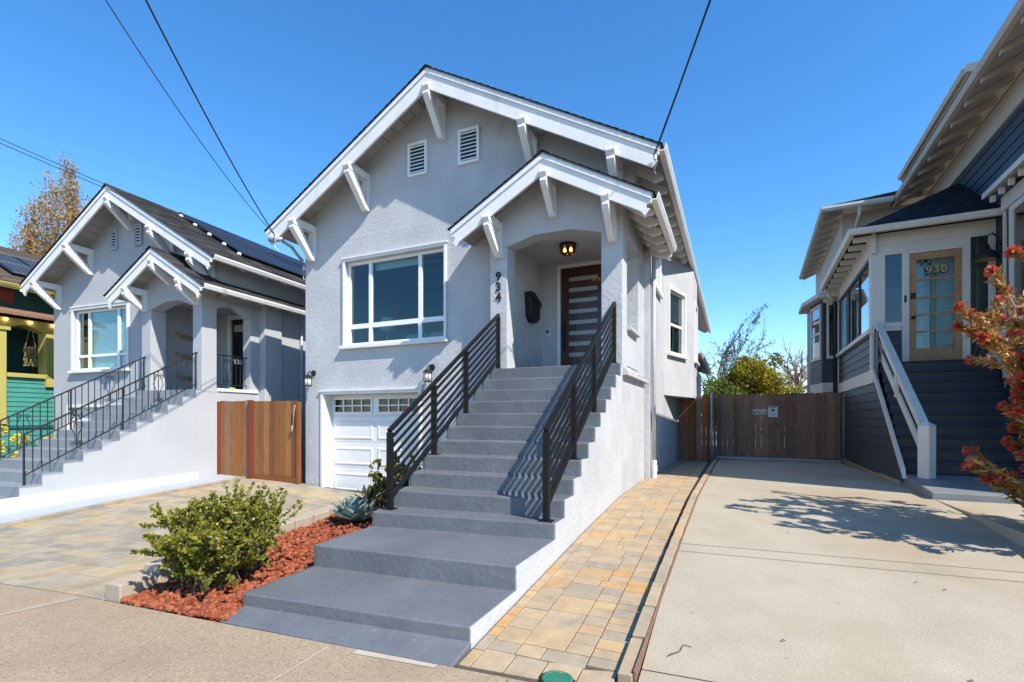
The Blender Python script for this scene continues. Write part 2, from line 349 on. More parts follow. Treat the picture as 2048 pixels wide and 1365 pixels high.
# beds under the paving and between the houses
struct('soil', sheet('A', [-4.9, -4.2, -3.4, -1.4], rng(2.4, 8.6, 14), lambda x, y: -.02+(.03 if y < 3 else .03+.05*(y-3))-.05), 'earth')
struct('side_yard', sheet('A', [-60, -3.5, 60], [7.5, 8.6, 10, 40, 120], lambda x, y: -.32 if y < 9 else (-.25 if y < 12 else .1)), 'earth')
# right concrete drive
def drive_z(x, y): return g_right(x, y)+lerp([(2.95, .004), (3.6, .05), (20, .05)], y)
drv = struct('concrete_driveway', sheet('A', rng(-.50, 2.62, 6), rng(3.02, 16.4, 40), drive_z), 'concrete')
mb = sheet('A', [-.50, 1.2, 3.2], [2.62, 2.8, 3.02], lambda x, y: .002 if y < 2.7 else (drive_z(x, 3.02)+.001 if y > 3 else .012)); build('drive_apron', mb, 'concrete', drv)
for y in (3.03, 5.12, 5.36, 9.3):
    mb = MB(); w_ = .0032
    mb.face([(-.5, y-w_, drive_z(0, y-w_)+.004), (2.62, y+.13-w_, drive_z(0, y+.13-w_)+.004), (2.62, y+.13+w_, drive_z(0, y+.13+w_)+.004), (-.5, y+w_, drive_z(0, y+w_)+.004)]); build('joint', mb, 'sand', drv)
# kerb strip between path and drive
kb = struct('kerb_strip', sheet('A', [-.64, -.49], rng(2.85, 16.3, 40), lambda x, y: g_right(x, y)-.03), 'sand')
y = 2.88
while y < 16.2:
    L = .42+.06*random.random(); x = -.615+.012*(y-2.9)
    mb = MB(); mb.tone = random.random()*.6
    p = [(x, y), (x+.085, y), (x+.085, y+L-.006), (x, y+L-.006)]
    h = .012+min(.065, .045+.02*(y-2.9)) if y > 3 else .05
    mb.hexa([(a, b, g_right(a, b)-.03) for a, b in p]+[(a, b, g_right(a, b)+h) for a, b in p]); build('kerb_stone', mb, 'paver', kb, bevel=.006)
    y += L
mb = MB()
for a, b in zip(rng(2.9, 16.2, 30), rng(2.9, 16.2, 30)[1:]):
    xa = -.527+.012*(a-2.9); xb = -.527+.012*(b-2.9)
    mb.hexa([(xa, a, g_right(0, a)-.05), (xa+.014, a, g_right(0, a)-.05), (xb+.014, b, g_right(0, b)-.05), (xb, b, g_right(0, b)-.05), (xa, a, g_right(0, a)+.068), (xa+.014, a, g_right(0, a)+.068), (xb+.014, b, g_right(0, b)+.068), (xb, b, g_right(0, b)+.068)])
build('edging_board', mb, 'olderwood', kb)
# pavers: each its own piece, chamfered top following the ground
def paver(mb, pts, zf, th=.05, ch=.003):
    cx = sum(p[0] for p in pts)/4; cy = sum(p[1] for p in pts)/4
    def inn(p): 
        return (p[0]+(ch if p[0] < cx else -ch), p[1]+(ch if p[1] < cy else -ch))
    dz = random.uniform(-.0015, .0015); q = [inn(p) for p in pts]
    lo = [(a, b, zf(a, b)-th) for a, b in pts]; mi = [(a, b, zf(a, b)-ch+dz) for a, b in pts]; tp = [(a, b, zf(a, b)+dz) for a, b in q]
    for i in range(4):
        j = (i+1) % 4; mb.face([lo[i], lo[j], mi[j], mi[i]]); mb.face([mi[i], mi[j], tp[j], tp[i]])
    mb.face(tp)
def lay(base, rects, fr, zf, m, limit, key):
    rects = sorted(rects, key=key); rest = MB(fr)
    for i, r in enumerate(rects):
        mb = MB(fr) if i < limit else rest; mb.tone = random.random()
        paver(mb, r, zf)
        if i < limit: build('paver', mb, m, base)
    if rest.f: o = build('far_pavers', rest, m, base); o['kind'] = 'stuff'
g = .008
path = struct('paver_path', sheet('A', [-1.75, -1.0, -.5], rng(2.62, 16.3, 40), lambda x, y: g_right(x, y)-.012), 'sand')
R = []
def front(x): return 2.70+.07*(x+1.6)
def column(x0, x1, lens, y0=None, fn=None, flare=0.):
    y = front(x0) if y0 is None else y0
    while y < 16.1:
        L = random.choice(lens)
        a = x0+g/2; b = x1-g/2
        R.append([(a, y+g/2), (b, y+g/2), (b, y+L-g/2), (a, y+L-g/2)]); y += L
column(-1.585, -1.50, [.2, .2, .13]); column(-1.50, -1.30, [.105, .13, .16, .2], 2.93); column(-.83, -.63, [.105, .105, .13], 2.98)
for a, b in ((-1.50, -1.28), (-1.28, -1.06), (-1.06, -.84), (-.84, -.63)):       # header course by the sidewalk
    R.append([(a+g/2, front(a)), (b-g/2, front(b)), (b-g/2, (2.93 if a < -1.1 else 2.98)-g/2), (a+g/2, (2.93 if a < -1.4 else 2.93)-g/2)])
y = 2.94
while y < 16:
    k = random.random(); x0, x1 = -1.30+g/2, -.83-g/2
    if k < .3:
        L = .28; m_ = x0+random.choice([.27, .2]); R += [[(x0, y), (m_, y), (m_, y+L-g), (x0, y+L-g)], [(m_+g, y), (x1, y), (x1, y+L-g), (m_+g, y+L-g)]]
    elif k < .65:
        L = .27; m_ = x0+.29; R += [[(x0, y), (m_, y), (m_, y+L-g), (x0, y+L-g)], [(m_+g, y), (x1, y), (x1, y+.135-g), (m_+g, y+.135-g)], [(m_+g, y+.135), (x1, y+.135), (x1, y+L-g), (m_+g, y+L-g)]]
    else:
        L = .14; m_ = x0+random.choice([.17, .24, .31]); R += [[(x0, y), (m_, y), (m_, y+L-g), (x0, y+L-g)], [(m_+g, y), (x1, y), (x1, y+L-g), (m_+g, y+L-g)]]
    y += L
lay(path, R, 'A', g_right, 'paver', 298, lambda r: r[0][1])
# left paver drive, frame B
pd = struct('paver_driveway', sheet('B', rng(-10.6, -4.0, 14), rng(2.76, 8.9, 12), lambda x, y: g_left(x, y)-.014), 'sand')
R = []; y = 2.775; row = 0
while y < 8.72:
    L = random.choice([.2, .2, .27, .135]); 
    x = -9.72+random.random()*.1
    while x < -4.25:
        wd = random.choice([.27, .4, .4, .54, .2]); xe = min(x+wd, -4.2)
        if xe-x > .08 and not (x > -5.15+.0 and y < 6.6 and x > -5.05-.085*(y-2.77)-.0) : R.append([(max(x, -9.72)+g/2, y+g/2), (xe-g/2, y+g/2), (xe-g/2, y+L-g/2), (max(x, -9.72)+g/2, y+L-g/2)])
        x = xe
    y += L
lay(pd, R, 'B', g_left, 'paver_l', 298, lambda r: r[0][1]-.25*r[0][0]*0+(0 if r[0][0] > -9 else 1))
y = 2.8
while y < 8.7:                         # raised border course
    L = random.choice([.2, .27, .34]); x0, x1 = -9.86, -9.73
    mb = MB('B'); mb.tone = random.random(); q = [(x0, y), (x1, y), (x1, y+L-.005), (x0, y+L-.005)]
    mb.hexa([(a, b, g_left(x1, b)-.05) for a, b in q]+[(a, b, g_left(x1, b)+.035) for a, b in q]); build('border_stone', mb, 'paver_l', pd, bevel=.005); y += L
struct('painted_slab', sheet('B', [-10.62, -9.86], rng(2.78, 8.7, 10), lambda x, y: g_left(-9.75, y)+.025+(.03 if x < -10 else 0)), 'lot')
# round lid in the paving
t = thing('utility_lid', 'round green plastic utility lid set in the path pavers by the sidewalk', 'lid', (-.95, 2.78, .012))
build('ring', MB().lathe((-.95, 2.78, -.03), [(.108, 0), (.108, .036), (.095, .038), (.095, .03)], 24), 'bronze', t)
build('cover', MB().lathe((-.95, 2.78, -.02), [(.092, 0), (.092, .03), (.074, .033), (.07, .03), (.0, .031)], 24), 'green', t)
# lava rock bed
def blob(mb, c, r, n=1):
    import itertools
    ico = [(-.526, 0, .851), (.526, 0, .851), (-.526, 0, -.851), (.526, 0, -.851), (0, .851, .526), (0, .851, -.526), (0, -.851, .526), (0, -.851, -.526), (.851, .526, 0), (-.851, .526, 0), (.851, -.526, 0), (-.851, -.526, 0)]
    fa = [(0, 4, 1), (0, 9, 4), (9, 5, 4), (4, 5, 8), (4, 8, 1), (8, 10, 1), (8, 3, 10), (5, 3, 8), (5, 2, 3), (2, 7, 3), (7, 10, 3), (7, 6, 10), (7, 11, 6), (11, 0, 6), (0, 1, 6), (6, 1, 10), (9, 0, 11), (9, 11, 2), (9, 2, 5), (7, 2, 11)]
    k = len(mb.v); a = random.random()*6.28; ca, sa = math.cos(a), math.sin(a); sc = [r*random.uniform(.65, 1.25) for _ in range(3)]
    for p in ico:
        j = random.uniform(.75, 1.2); x, y, z = p[0]*sc[0]*j, p[1]*sc[1]*j, p[2]*sc[2]*j*.8
        mb.v.append((c[0]+x*ca-y*sa, c[1]+x*sa+y*ca, c[2]+z))
    tn = random.random()
    for f in fa: mb.f.append(tuple(k+i for i in f)); mb.t.append(tn)
def bed_z(x, y): return lerp([(2.4, .0), (3.2, .06), (4.2, .13), (5.5, .2), (7, .26), (9, .28)], y)
def bed_left(y): return lerp([(2.4, -4.72), (6.6, -5.35), (8.2, -5.5)], y)
mb = sheet('A', [0, .33, .66, 1.], rng(2.47, 8.2, 14), lambda x, y: bed_z(x, y)-.03); mb.v = [(bed_left(y)-.03+x*(-3.5-bed_left(y)), y, z) for x, y, z in mb.v]; struct('lava_bed', mb, 'lava')
mb = MB(); n = 0
while n < 5200:
    y = 2.43+random.random()**1.5*5.6; x = random.uniform(bed_left(y), -3.53-.055*max(0, y-2.6))
    ye = 2.46+.065*(x+4.7)
    if y < ye+.0: continue
    blob(mb, (x, y, bed_z(x, y)+random.uniform(-.012, .012)), random.uniform(.014, .034)); n += 1
o = build('lava_rock', mb, 'lava'); tag(o, 'loose red lava rock mulch filling the bed beside the grey steps', 'gravel'); o['kind'] = 'stuff'
# retaining blocks
rw = thing('retaining_wall', 'low tan concrete block edging between the red rock bed and the paver driveway', 'wall', (-4.9, 2.5, 0))
y = 2.44; i = 0
while y < 6.9:
    L = .36 if i else .34; xl = bed_left(y)-.04; top = (.135, .20, .235)[min(i, 2)]+.004*i
    mb = MB(); xa = bed_left(y)-.02; xb = bed_left(y+L)-.02
    mb.hexa([(xa-.2, y, -.1), (xa, y+.012, -.1), (xb, y+L-.006, -.1), (xb-.2, y+L-.006, -.1), (xa-.2, y, top), (xa, y+.012, top), (xb, y+L-.006, top), (xb-.2, y+L-.006, top)])
    build('block', mb, 'block', rw, bevel=.012); y += L; i += 1
# ---------------------------------------------------------------- parts shared by the gabled stucco houses
def arc2(cx, cz, r, a0, a1, n=6): return [(cx+r*math.cos(rad(a0+(a1-a0)*i/n)), cz+r*math.sin(rad(a0+(a1-a0)*i/n))) for i in range(n+1)]
def shingles(mb, fr_pts, exp=.15, tab=.32, th=.012):
    # courses of tabs on a slope: fr_pts = eave0, eave1, ridge1, ridge0 (corners of the plane)
    e0, e1, r1, r0 = [Vector(p) for p in fr_pts]
    L = ((r0-e0).length+(r1-e1).length)/2; n = max(1, int(L/exp)); nrm = (e1-e0).cross(r0-e0).normalized()
    if nrm.z < 0: nrm = -nrm
    for i in range(n):
        a = i/n; b = min(1, (i+1.08)/n); A0, A1 = e0.lerp(r0, a), e1.lerp(r1, a); B0, B1 = e0.lerp(r0, b), e1.lerp(r1, b)
        wd = (A1-A0).length; m = max(1, int(wd/tab)); off = random.random()
        cuts = sorted({0., 1., *[min(1, max(0, (j+off)/m)) for j in range(m)]})
        for s, t in zip(cuts, cuts[1:]):
            up = nrm*(th+random.uniform(0, .004)); lo = nrm*.001
            tn = random.random()
            p = [A0.lerp(A1, s), A0.lerp(A1, t), B0.lerp(B1, t), B0.lerp(B1, s)]
            mb.face([p[0]+up, p[1]+up, p[2]+lo*2, p[3]+lo*2], tn); mb.face([p[0], p[1], p[1]+up, p[0]+up], tn)
def gable_roof(house, fr, xc, half, slope, z0, yf, yb, yw, soff='soffit', fd=.36, detail=True, shmat='shingle'):
    zr = lambda x: z0-slope*abs(x-xc)
    xe = xc+half; ze = zr(xe)
    deck = MB(fr); deck.prism([(xc-half-.02, zr(xc-half-.02)+.002), (xc, z0+.002), (xe+.02, zr(xe+.02)+.002), (xe+.02, zr(xe+.02)+.03), (xc, z0+.035), (xc-half-.02, zr(xe+.02)+.03)], 'y', yf-.01, yb)
    roof = build('roof', deck, 'soffit', house)
    sh = MB(fr)
    for sg in (-1, 1):
        X = xc+sg*(half+.05)
        shingles(sh, [(X, yf-.045, zr(X)+.034), (X, yb, zr(X)+.034), (xc, yb, z0+.034), (xc, yf-.045, z0+.034)])
    o = build('shingles', sh, shmat, roof); o['kind'] = 'stuff'
    cap = MB(fr)
    y = yf-.05
    while y < yb-.2:
        cap.tone = random.random()
        cap.prism([(xc-.13, z0-.03), (xc, z0+.052), (xc+.13, z0-.03), (xc+.13, z0-.018), (xc, z0+.066), (xc-.13, z0-.018)], 'y', y, y+.29); y += .26
    o = build('ridge_cap', cap, shmat, roof); o['kind'] = 'stuff'
    for sg in (-1, 1):
        X = xc+sg*half; zx = zr(X)
        # barge board with its notched tail
        tail = [(X, zx), (X, zx-.12)]+[(X-sg*.045+sg*.035*math.cos(rad(a)), zx-.16+.04*math.sin(rad(a))) for a in (80, 130, 180, 230, 280)]+[(X-sg*.02, zx-.205), (X-sg*.10, zx-.30)]
        poly = [(xc, z0), *tail, (X-sg*.16, zr(X-sg*.16)-fd), (xc, z0-fd)]
        build('fascia_board', MB(fr).prism(poly, 'y', yf, yf+.045), 'white', house, bevel=.004)
        tr = [(xc, z0+.001), (X, zx+.001), (X, zx-.075), (xc, z0-.075)]
        build('rake_trim', MB(fr).prism(tr, 'y', yf-.022, yf-.001), 'white', house)
        n = int(half/.21)
        for i in range(n):
            a = xc+sg*half*i/n; b = xc+sg*half*(i+1)/n; b -= sg*.016
            q = [(a, zr(a)-.004), (b, zr(b)-.004), (b, zr(b)-.026), (a, zr(a)-.026)]
            build('soffit_board', MB(fr).prism(q, 'y', yf+.046, yw+.05), soff, roof)
    return roof, zr
def bracket(house, fr, x, zb, yf, yw, drop, wd=.15):
    h = .15
    p = [(yw, zb), (yf-.015, zb), (yf-.075, zb-.055), (yf-.075, zb-.085), (yf-.03, zb-h), (yw, zb-h)]
    b = build('bracket', MB(fr).prism(p, 'x', x-wd/2, x+wd/2), 'white', house, bevel=.005)
    build('wall_post', MB(fr).box(x-wd/2-.002, x+wd/2+.002, yw-.085, yw, zb-drop, zb-h-.002), 'white', b, bevel=.004)
    k = wd*.42
    q = [(yf-.04, zb-h-.002), (yf+.03, zb-h-.002), (yf+.17, zb-h-.002), (yw-.087, zb-drop+.16), (yw-.087, zb-drop+.0), (yw-.13, zb-drop+.02), (yf-.01, zb-h-.11), (yf-.05, zb-h-.055)]
    build('brace', MB(fr).prism(q, 'x', x-k, x+k), 'white', b, bevel=.004)
    return b
def vent(house, fr, x0, x1, z0, z1, y, n=8, fm='vinyl'):
    v = build('vent', MB(fr).box(x0+.04, x1-.04, y-.012, y-.002, z0+.04, z1-.04), 'signk', house)
    f = MB(fr); t = .05
    f.box(x0, x1, y-.05, y-.001, z1-t, z1); f.box(x0, x1, y-.05, y-.001, z0, z0+t); f.box(x0, x0+t, y-.05, y-.001, z0+t, z1-t); f.box(x1-t, x1, y-.05, y-.001, z0+t, z1-t)
    build('vent_frame', f, fm, v)
    for i in range(n):
        z = z0+t+(z1-z0-2*t)*(i+.5)/n
        build('slat', MB(fr).prism([(y-.045, z-.022), (y-.015, z+.018), (y-.015, z+.026), (y-.045, z-.014)], 'x', x0+t, x1-t), 'vinyl', v)
def casing(mb, x0, x1, z0, z1, ya, yb, wd):
    mb.box(x0-wd, x1+wd, ya, yb, z1, z1+wd); mb.box(x0-wd, x0, ya, yb, z0, z1); mb.box(x1, x1+wd, ya, yb, z0, z1)
def room(house, fr, x0, x1, y0, y1, z0, z1, m='room'):
    r = MB(fr)
    for p in ([(x0, y1, z0), (x1, y1, z0), (x1, y1, z1), (x0, y1, z1)], [(x0, y0, z0), (x0, y1, z0), (x0, y1, z1), (x0, y0, z1)], [(x1, y0, z0), (x1, y1, z0), (x1, y1, z1), (x1, y0, z1)], [(x0, y0, z0), (x1, y0, z0), (x1, y1, z0), (x0, y1, z0)], [(x0, y0, z1), (x1, y0, z1), (x1, y1, z1), (x0, y1, z1)]): r.face(p)
    return build('room', r, m, house)
def gutter(house, fr, x, z, y0, y1, m='white', wd=.12, sg=1):
    p = [(x, z), (x, z-.1), (x+sg*wd*.7, z-.1), (x+sg*wd, z-.03), (x+sg*wd, z), (x+sg*(wd-.015), z), (x+sg*(wd*.68), z-.085), (x+sg*.012, z-.085), (x+sg*.012, z)]
    return build('gutter', MB(fr).prism(p, 'y', y0, y1), m, house)
def xf(mb, P0, d):     # lay a mesh drawn on a wall along y (outside towards +x) onto the line P0 + t d
    n = (d[1], -d[0]); mb.v = [(P0[0]+t*d[0]+x*n[0], P0[1]+t*d[1]+x*n[1], z) for x, t, z in mb.v]; return mb
def sash(house, fr, x, y0, y1, z0, z1, place=None, inset=.07, blind=True, m='vinyl', cw=.08, sill=True, sg=1):
    T = (lambda mb: xf(mb, *place)) if place else (lambda mb: mb)
    def B(*a):
        mb = MB(fr)
        for q in a:
            X0, X1 = x+sg*q[0], x+sg*q[1]; mb.box(min(X0, X1), max(X0, X1), *q[2:])
        return T(mb)
    i = -inset; zm = z0+(z1-z0)*.47
    wn = build('window', B((i, i+.05, y0, y0+.05, z0, z1), (i, i+.05, y1-.05, y1, z0, z1), (i, i+.05, y0+.05, y1-.05, z0, z0+.06), (i, i+.05, y0+.05, y1-.05, z1-.05, z1), (i+.002, i+.045, y0+.05, y1-.05, zm-.03, zm+.03)), m, house)
    build('casing', B((.001, .04, y0-cw, y0, z0, z1), (.001, .04, y1, y1+cw, z0, z1), (.001, .04, y0-cw, y1+cw, z1, z1+cw)), m, wn)
    if sill: build('sill', B((.001, .09, y0-cw-.03, y1+cw+.03, z0-.07, z0-.002)), m, wn, bevel=.006)
    build('pane', B((i+.016, i+.022, y0+.05, y1-.05, zm+.03, z1-.05)), 'glass_dk', wn); build('pane', B((i+.016, i+.022, y0+.05, y1-.05, z0+.06, zm-.03)), 'glass_dk', wn)
    if blind: build('blind', B(*[(i-.05, i-.045, y0+.06, y1-.06, z, z+.022) for z in rng(zm+.04, z1-.08, 14)]), 'blind', wn)
    build('back', B((i-.5, i-.49, y0-.3, y1+.3, z0-.3, z1+.3)), 'roomdk', wn)
# ================================================================= 934
H1 = thing('stucco_house', 'grey stucco house with white gable brackets and 934 on its porch pillar', 'house', (-5.15, 8.25, 0))
XC, HALF, SL, Z0, YF, YW = -5.17, 4.16, .57, 8.03, 7.67, 8.25
roof1, zr1 = gable_roof(H1, 'A', XC, HALF, SL, Z0, YF, 25, YW)
XL, XR, YB = -8.81, -1.5, 10.0
WIN = (-7.64, -5.14, 3.12, 4.93); GAR = (-8.27, -5.73, -.3, 2.08)
PX0, PX1, PY = -3.97, -1.6, 7.9
mb = MB()
wallY(mb, YW, XL, PX0, -.4, 5.2, [WIN, GAR], .16)
wallY(mb, YW, PX0, XR, 4.87, 5.2, [], .1)
mb.face([(XL, YW, 5.2), (XR, YW, 5.2), (XR, YW, zr1(XR)-.028), (XC, YW, Z0-.028), (XL, YW, zr1(XL)-.028)])
wallX(mb, XL, YW, 25, -.4, zr1(XL)-.03, [], -.1)
wallX(mb, XR, YB, 25, -.2, 4.36, [], -.1); wallX(mb, XR, YB, 25, 4.36, zr1(XR)-.03, [(10.5, 11.45, 4.36, 5.1)], -.12)
mb.face([(XR, YW, 4.87), (XR, YB, 4.87), (XR, YB, zr1(XR)-.03), (XR, YW, zr1(XR)-.03)])
mb.face([(PX1, YB, -.2), (XR, YB, -.2), (XR, YB, 4.87), (PX1, YB, 4.87)]); mb.face([(XL, 25, -.4), (XR, 25, -.4), (XR, 25, 5.9), (XC, 25, 7.9), (XL, 25, 5.9)])
wall1 = build('wall', mb, 'stucco', H1)
for x in (-8.56, -7.05, XC, -3.25, -1.74): bracket(H1, 'A', x, zr1(x)-.26, YF, YW, .78)
vent(H1, 'A', -5.985, -5.53, 6.42, 7.09, YW); vent(H1, 'A', -4.815, -4.36, 6.42, 7.09, YW)
# eave over the right wall
rf = [(-1.75, zr1(-1.75)-.03), (-1.06, zr1(-1.06)-.03), (-1.06, zr1(-1.06)-.09), (-1.10, zr1(-1.06)-.125), (-1.15, zr1(-1.06)-.12), (-1.19, zr1(-1.06)-.15), (-1.75, zr1(-1.75)-.17)]
for y in rng(8.6, 24.6, 30): build('rafter_tail', MB().prism(rf, 'x', 0, 1) if 0 else MB().prism(rf, 'y', y-.03, y+.03), 'white', roof1)
for i in range(3):
    a = -1.6+.19*i; b = a+.183
    build('eave_board', MB().prism([(a, zr1(a)-.004), (b, zr1(b)-.004), (b, zr1(b)-.026), (a, zr1(a)-.026)], 'y', 8.32, 24.9), 'soffit', roof1)
gutter(H1, 'A', -1.02, zr1(-1.02)+.03, YF+.02, 25.0)
# small side window, bay, rear wing
wn = build('window', MB().box(-1.58, -1.53, 10.5, 10.56, 4.36, 5.1).box(-1.58, -1.53, 11.39, 11.45, 4.36, 5.1).box(-1.58, -1.53, 10.56, 11.39, 4.36, 4.43), 'vinyl', H1)
build('pane', bx('A', -1.565, -1.56, 10.56, 11.39, 4.43, 5.1), 'glass_dk', wn); build('casing', MB().box(-1.499, -1.46, 10.42, 10.5, 4.3, 5.15).box(-1.499, -1.46, 11.45, 11.53, 4.3, 5.15), 'vinyl', wn); build('sill', bx('A', -1.499, -1.42, 10.4, 11.56, 4.26, 4.355), 'vinyl', wn)
D = (.252, .968); P0 = (-1.5, 12.2); tb = 2.12; P1 = (P0[0]+D[0]*tb, P0[1]+D[1]*tb); zt = zr1(XR)-.03; zb_ = 2.12
mb = MB(); wallX(mb, .0, 0, tb, zb_, zt-.25, [(.32, 1.38, 3.16, 4.72)], -.12); xf(mb, P0, D)
wallX(mb, P1[0], P1[1], P1[1]+1.4, zb_, zt-.25, [(P1[1]+.28, P1[1]+1.1, 3.16, 4.72)], -.12)
mb.face([(P0[0], P0[1], zb_), (P1[0], P1[1], zb_), (P1[0], P1[1]+1.4, zb_), (P0[0], P1[1]+1.6, zb_)]); mb.face([(P1[0], P1[1]+1.4, zb_), (P0[0], P1[1]+1.6, zb_), (P0[0], P1[1]+1.6, zt-.25), (P1[0], P1[1]+1.4, zt-.25)])
build('bay', mb, 'stucco', H1)
sash(H1, 'A', 0, .32, 1.38, 3.16, 4.72, (P0, D)); sash(H1, 'A', P1[0], P1[1]+.28, P1[1]+1.1, 3.16, 4.72)
build('rear_wing', MB().box(-3, -1.3, 16.4, 24, 0, 3.5), 'stucco', H1)
build('rear_wing_roof', MB().prism([(-3, 4.2), (-.97, 3.55), (-.97, 3.62), (-3, 4.28)], 'y', 16.2, 24.2), 'soffit', H1); gutter(H1, 'A', -.98, 3.66, 16.1, 24.2)
# downspout
ds = MB(); ds.tube([(-1.44, 10.16, 5.2), (-1.44, 10.16, .72)], .04, 10); build('downspout', ds, 'stucco', H1, smooth=True)
build('drain_pipe', MB().lathe((-1.43, 10.16, .36), [(.05, 0), (.05, .14), (.062, .14), (.062, .26), (.05, .26), (.05, .36)], 14), 'pvc', H1, smooth=False)
# ---- porch
PXC, PH, PSL, PZ0, PYF = -2.78, 1.70, .562, 5.79, 7.4
proof, zrp = gable_roof(H1, 'A', PXC, PH, PSL, PZ0, PYF, 10.05, PY, fd=.31)
mb = MB()
mb.prism([(PX0, 4.59), (-3.63, 4.59), (-3.12, 4.72), (-2.46, 4.72), (-1.95, 4.59), (PX1, 4.59), (PX1, zrp(PX1)-.03), (PXC, PZ0-.03), (PX0, zrp(PX0)-.03)], 'y', PY, PY+.3)
build('porch_arch', mb, 'stucco', H1)
for a, b in ((PX0, -3.63), (-1.95, PX1)): build('porch_pillar', bx('A', a, b, PY, PY+.35, 2.36, 4.589), 'stucco', H1, bevel=.012)
mb = MB(); mb.box(-1.86, PX1+.001, PY+.301, 9.34, 4.56, 4.98); build('side_lintel', mb, 'stucco', H1)
build('porch_pilaster', bx('A', -1.88, PX1, 9.34, 9.998, 2.36, 4.97), 'stucco', H1, bevel=.01)
build('porch_parapet', bx('A', -1.84, PX1-.01, PY+.351, 9.338, 2.36, 3.03), 'stucco', H1); build('parapet_cap', bx('A', -1.86, PX1+.07, PY+.40, 9.15, 3.031, 3.09), 'stucco', H1, bevel=.01)
build('belt_ledge', MB().prism([(PX1-.05, 2.36), (PX1+.09, 2.31), (PX1+.09, 2.25), (PX1-.05, 2.25)], 'y', PY-.02, 9.96), 'stucco', H1)
mb = MB(); mb.box(-3.92, PX1, 7.80, 9.99, -.1, 2.355); build('porch_base', mb, 'stucco', H1); build('porch_slab', bx('A', -3.9, PX1-.06, 7.82, 9.985, 2.356, 2.42), 'stucco', H1); build('porch_floor', bx('A', -3.76, PX1-.01, 7.84, 9.99, 2.421, 2.436), 'step', H1)
mb = MB(); mb.face([(-3.77, PY+.3, 2.42), (-3.77, YB, 2.42), (-3.77, YB, 4.86), (-3.77, PY+.3, 4.86)])
wallY(mb, YB, -3.77, PX1, 2.42, 4.86, [(-3.35, -2.37, 2.42, 4.75)], .12); mb.face([(PX0, PY+.301, 4.86), (PX1, PY+.301, 4.86), (PX1, YB, 4.86), (PX0, YB, 4.86)])
mb.face([(PX0, PY+.34, 2.42), (-3.77, PY+.34, 2.42), (-3.77, PY+.34, 4.86), (PX0, PY+.34, 4.86)]); mb.face([(PX0, PY+.02, 2.4), (PX0, YW, 2.4), (PX0, YW, 4.9), (PX0, PY+.02, 4.9)])
build('porch_lining', mb, 'stucco', H1)
for x in (-3.78, PXC+.02, -1.76): bracket(H1, 'A', x, zrp(x)-.22, PYF, PY, .62, .125)
rf = [(-1.7, zrp(-1.7)-.03), (-1.12, zrp(-1.12)-.03), (-1.12, zrp(-1.12)-.08), (-1.17, zrp(-1.12)-.115), (-1.22, zrp(-1.12)-.1), (-1.26, zrp(-1.12)-.13), (-1.7, zrp(-1.7)-.15)]
for y in rng(7.95, 9.75, 4): build('rafter_tail', MB().prism(rf, 'y', y-.03, y+.03), 'white', proof)
gutter(H1, 'A', -1.10, zrp(-1.10)+.03, PYF+.06, 10.0)
mb = MB(); mb.prism([(PX1, zrp(PX1)), (-1.08, zrp(-1.08)), (-1.08, zrp(-1.08)-.1), (-1.12, zrp(-1.08)-.13), (-1.11, zrp(-1.08)-.19), (-1.2, zrp(-1.2)-.2), (PX1, zrp(PX1)-.28)], 'y', 10.06, 10.1); build('fascia_board', mb, 'white', H1)
# front door with eight narrow lights
dx0, dx1, dz0, dz1 = -3.33, -2.39, 2.44, 4.73
d = MB(); lx0, lx1 = -3.17, -2.55; tops = [4.547-.228*k for k in range(8)]; lh = .088
d.box(dx0, lx0, 10.03, 10.075, dz0, dz1); d.box(lx1, dx1, 10.03, 10.075, dz0, dz1)
edges = [dz1]+[q for t_ in tops for q in (t_, t_-lh)]+[dz0]
for i in range(0, len(edges), 2): d.box(lx0, lx1, 10.03, 10.075, edges[i+1], edges[i])
door = build('front_door', d, 'door', H1)
for t_ in tops: build('pane', bx('A', lx0, lx1, 10.045, 10.055, t_-lh, t_), 'glass_fr', door)
build('handle', MB().box(-3.29, -3.25, 9.98, 10.0, 3.02, 3.62).box(-3.285, -3.255, 10.0, 10.031, 3.06, 3.1).box(-3.285, -3.255, 10.0, 10.031, 3.54, 3.58), 'metal', door)
mb = MB(); casing(mb, -3.345, -2.375, 2.43, 4.745, 9.975, 10.025, .07); build('door_frame', mb, 'vinyl', door)
# picture window
y0 = YW+.075
def ywin(house, fr, x0, x1, z0, z1, y, vbars, hbar, hh=.10, cw=.09, glassm='glass', low=None, sillx=.1):
    f = MB(fr); e = .065
    f.box(x0, x0+e, y, y+.07, z0, z1); f.box(x1-e, x1, y, y+.07, z0, z1); f.box(x0+e, x1-e, y, y+.07, z1-e, z1); f.box(x0+e, x1-e, y, y+.07, z0, z0+e)
    cuts = [x0+e, *[c for v in vbars for c in (v-.042, v+.042)], x1-e]
    for i in range(0, len(cuts), 2): f.box(cuts[i], cuts[i+1], y+.002, y+.065, hbar, hbar+hh)
    for v in vbars: f.box(v-.042, v+.042, y+.001, y+.068, z0+e, z1-e)
    wn = build('window', f, 'vinyl', house, bevel=.004)
    for i in range(0, len(cuts), 2):
        build('pane', bx(fr, cuts[i], cuts[i+1], y+.03, y+.036, hbar+hh, z1-e), glassm, wn); build('pane', bx(fr, cuts[i], cuts[i+1], y+.03, y+.036, z0+e, hbar), glassm, wn)
    c = MB(fr); casing(c, x0, x1, z0, z1, YWALL-.045, YWALL-.001, cw); build('casing', c, 'white', wn, bevel=.006)
    c = MB(fr); c.box(x0-cw-.025, x1+cw+.025, YWALL-.065, YWALL-.002, z1+cw, z1+cw+.03); build('casing_cap', c, 'white', wn)
    build('sill', bx(fr, x0-sillx-.04, x1+sillx+.04, YWALL-.1, YWALL-.001, z0-.075, z0-.002), 'white', wn, bevel=.008)
    return wn
YWALL = YW
